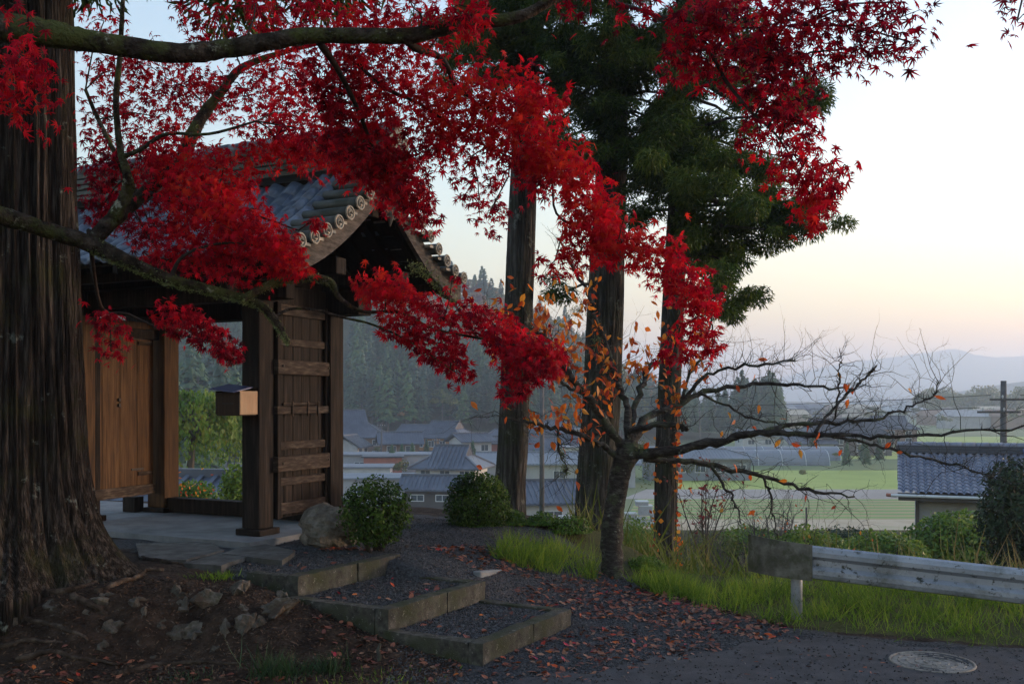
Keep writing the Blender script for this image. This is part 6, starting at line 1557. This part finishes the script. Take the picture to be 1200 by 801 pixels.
bare_tree('bare twiggy shrub with rusty leaves left of slender cedar', 745, 660, 20, 2.2, M['bare'], 9, 118, M['red_leaf'], base=gzp(745, 20)+.3, lsz=.08, n0=6)
bare_tree('leafless brown thicket on the slope beneath the fields', 860, 640, 30, 2.4, M['bare'], 15, base=gzp(860, 30)+.1, n0=8)
bare_tree('twiggy grey bush left of the fence post', 905, 640, 34, 2.6, M['bare'], 16, 60, M['cherry_leaf'], base=gzp(905, 34)+.1, lsz=.1, n0=8)
bare_tree('thin red leaved thicket behind the guardrail', 1000, 650, 27, 2.2, M['bare'], 17, 110, M['red_leaf'], base=gzp(1000, 27)+.1, lsz=.1, n0=8)
bare_tree('small leafless bush between slender cedar and grey thicket', 795, 650, 33, 2.2, M['bare'], 18, base=gzp(795, 33)+.1, n0=7)
# leafy bushes in front of the bungalow
shrub('olive rounded bush on the slope under the bare field', 880, 632, 36, 40, 18, 1600, M['weep_leaf'], .14, 'bush', 'leafy_bush', holes=.15, shell=.3)
shrub('tan dry bush below the crop rows', 835, 640, 34, 36, 16, 1400, M['weeds'], .14, 'bush', 'leafy_bush', holes=.15, shell=.3)
shrub('dark green hedge bush before the crop rows', 985, 632, 38, 40, 16, 1600, M['dark_leaf'], .14, 'bush', 'leafy_bush', holes=.15, shell=.3)
shrub('yellow green leafy bush in front of the bungalow window', 1122, 640, 25, 60, 44, 8000, M['bush_leaf'], .13, 'bush', 'leafy_bush', holes=.12, shell=.25)
shrub('low green bush at the bungalow corner beside saplings', 1035, 654, 23, 54, 34, 5200, M['bush_leaf'], .11, 'bush', 'leafy_bush', holes=.2, shell=.3)
shrub('tall dark evergreen bush beside the bungalow roof', 1192, 604, 20, 46, 70, 8000, M['dark_leaf'], .10, 'bush', 'leafy_bush', holes=.2, shell=.25)
shrub('green bush behind the guardrail end piece', 950, 648, 21, 44, 32, 3800, M['bush_leaf'], .09, 'bush', 'leafy_bush', holes=.15, shell=.3)
shrub('dark low bush in the hollow below the guardrail', 1040, 688, 15, 90, 26, 4200, M['dark_leaf'], .07, 'bush', 'leafy_bush', holes=.3, shell=.3)
shrub('dark low bush under the right end of guardrail', 1150, 690, 14, 80, 30, 4200, M['dark_leaf'], .07, 'bush', 'leafy_bush', holes=.3, shell=.3)
shrub('dull rusty green bush between cherry and slender cedar', 745, 640, 21, 34, 34, 2600, M['weep_leaf'], .08, 'bush', 'leafy_bush', holes=.1, shell=.3)
shrub('orange berried bush in front of the small tiled house', 225, 585, 24, 32, 24, 2400, M['weep_leaf'], .10, 'bush', 'leafy_bush', holes=.15, shell=.3)
shrub('pale green bush right of the small tiled house', 280, 575, 22, 24, 34, 2400, M['bush_leaf'], .09, 'bush', 'leafy_bush', holes=.15, shell=.3)
sb = bpy.data.objects
N = 60; c = at(225, 578, 23.4); me = mesh_of('berry_leaf', OV_V, OV_F, M['cherry_leaf']); par = [o for o in sb if o.get('label', '').startswith('orange berried')][0]
for k in range(N): child('berry_leaf', me, par, c+Vector((R.gauss(0, .28), R.gauss(0, .2)-.1, R.gauss(0, .24))), frames(NR.normal(size=(1, 3)), np.array([R.uniform(0, 6)]))[0].tolist(), .09)
# weeping green tree seen through the gate
d = 46; c = at(228, 500, d); gz = gzp(228, d)
t = thing('weeping_tree', 'rounded weeping green tree seen through the gate opening', 'tree', (c.x, d, gz))
mb = MB(); mb.tube([(c.x-.6, d, gz-.3), (c.x-.3, d, gz+2.5), (c.x, d, c.z)], [.3, .22, .1], 8, False); P = []; Nn = []
for k in range(150):
    a = R.uniform(0, 6.28); q = math.sqrt(R.random()); top = Vector((c.x+math.cos(a)*q*2.9, d+math.sin(a)*q*2.4, c.z+1.9*math.sqrt(max(0, 1-q*q))-.2)); L_ = R.uniform(1.2, 2.8)
    if k % 4 == 0: mb.tube([(c.x, d, c.z-.6), tuple(Vector((c.x, d, c.z)).lerp(top, .6)), tuple(top)], [.06, .04, .015], 5, False)
    for j in range(60):
        s = R.random(); P.append((top.x+R.gauss(0, .14)+math.cos(a)*.3*s, top.y+R.gauss(0, .14), top.z-L_*s)); Nn.append((R.gauss(math.cos(a), .5), R.gauss(-.5, .5), R.gauss(.3, .4)))
obj('trunk', mb, M['t_bark'], t); P = np.array(P); N = len(P)
scatter('crown', OV_V, OV_F, P, frames(np.array(Nn), np.pi+NR.normal(size=N)*.4), NR.uniform(.14, .26, N), M['weep_leaf'], t, 'stuff')
# conifers standing closer behind it
for k, (px, d, s) in enumerate(((205, 150, 1.0), (222, 165, 1.15), (240, 140, .9), (258, 170, 1.2), (276, 150, 1.0), (288, 160, 1.1), (212, 185, 1.3), (268, 190, 1.35), (232, 195, 1.3), (250, 205, 1.4))):
    r = [o for o in bpy.data.objects if o.name.startswith('conifer_tree') and o.parent is None][k % 4]
    dup(r, (hp(px, d), d, VZ-.3), k*1.3, s, 'cedar standing close behind the weeping tree')
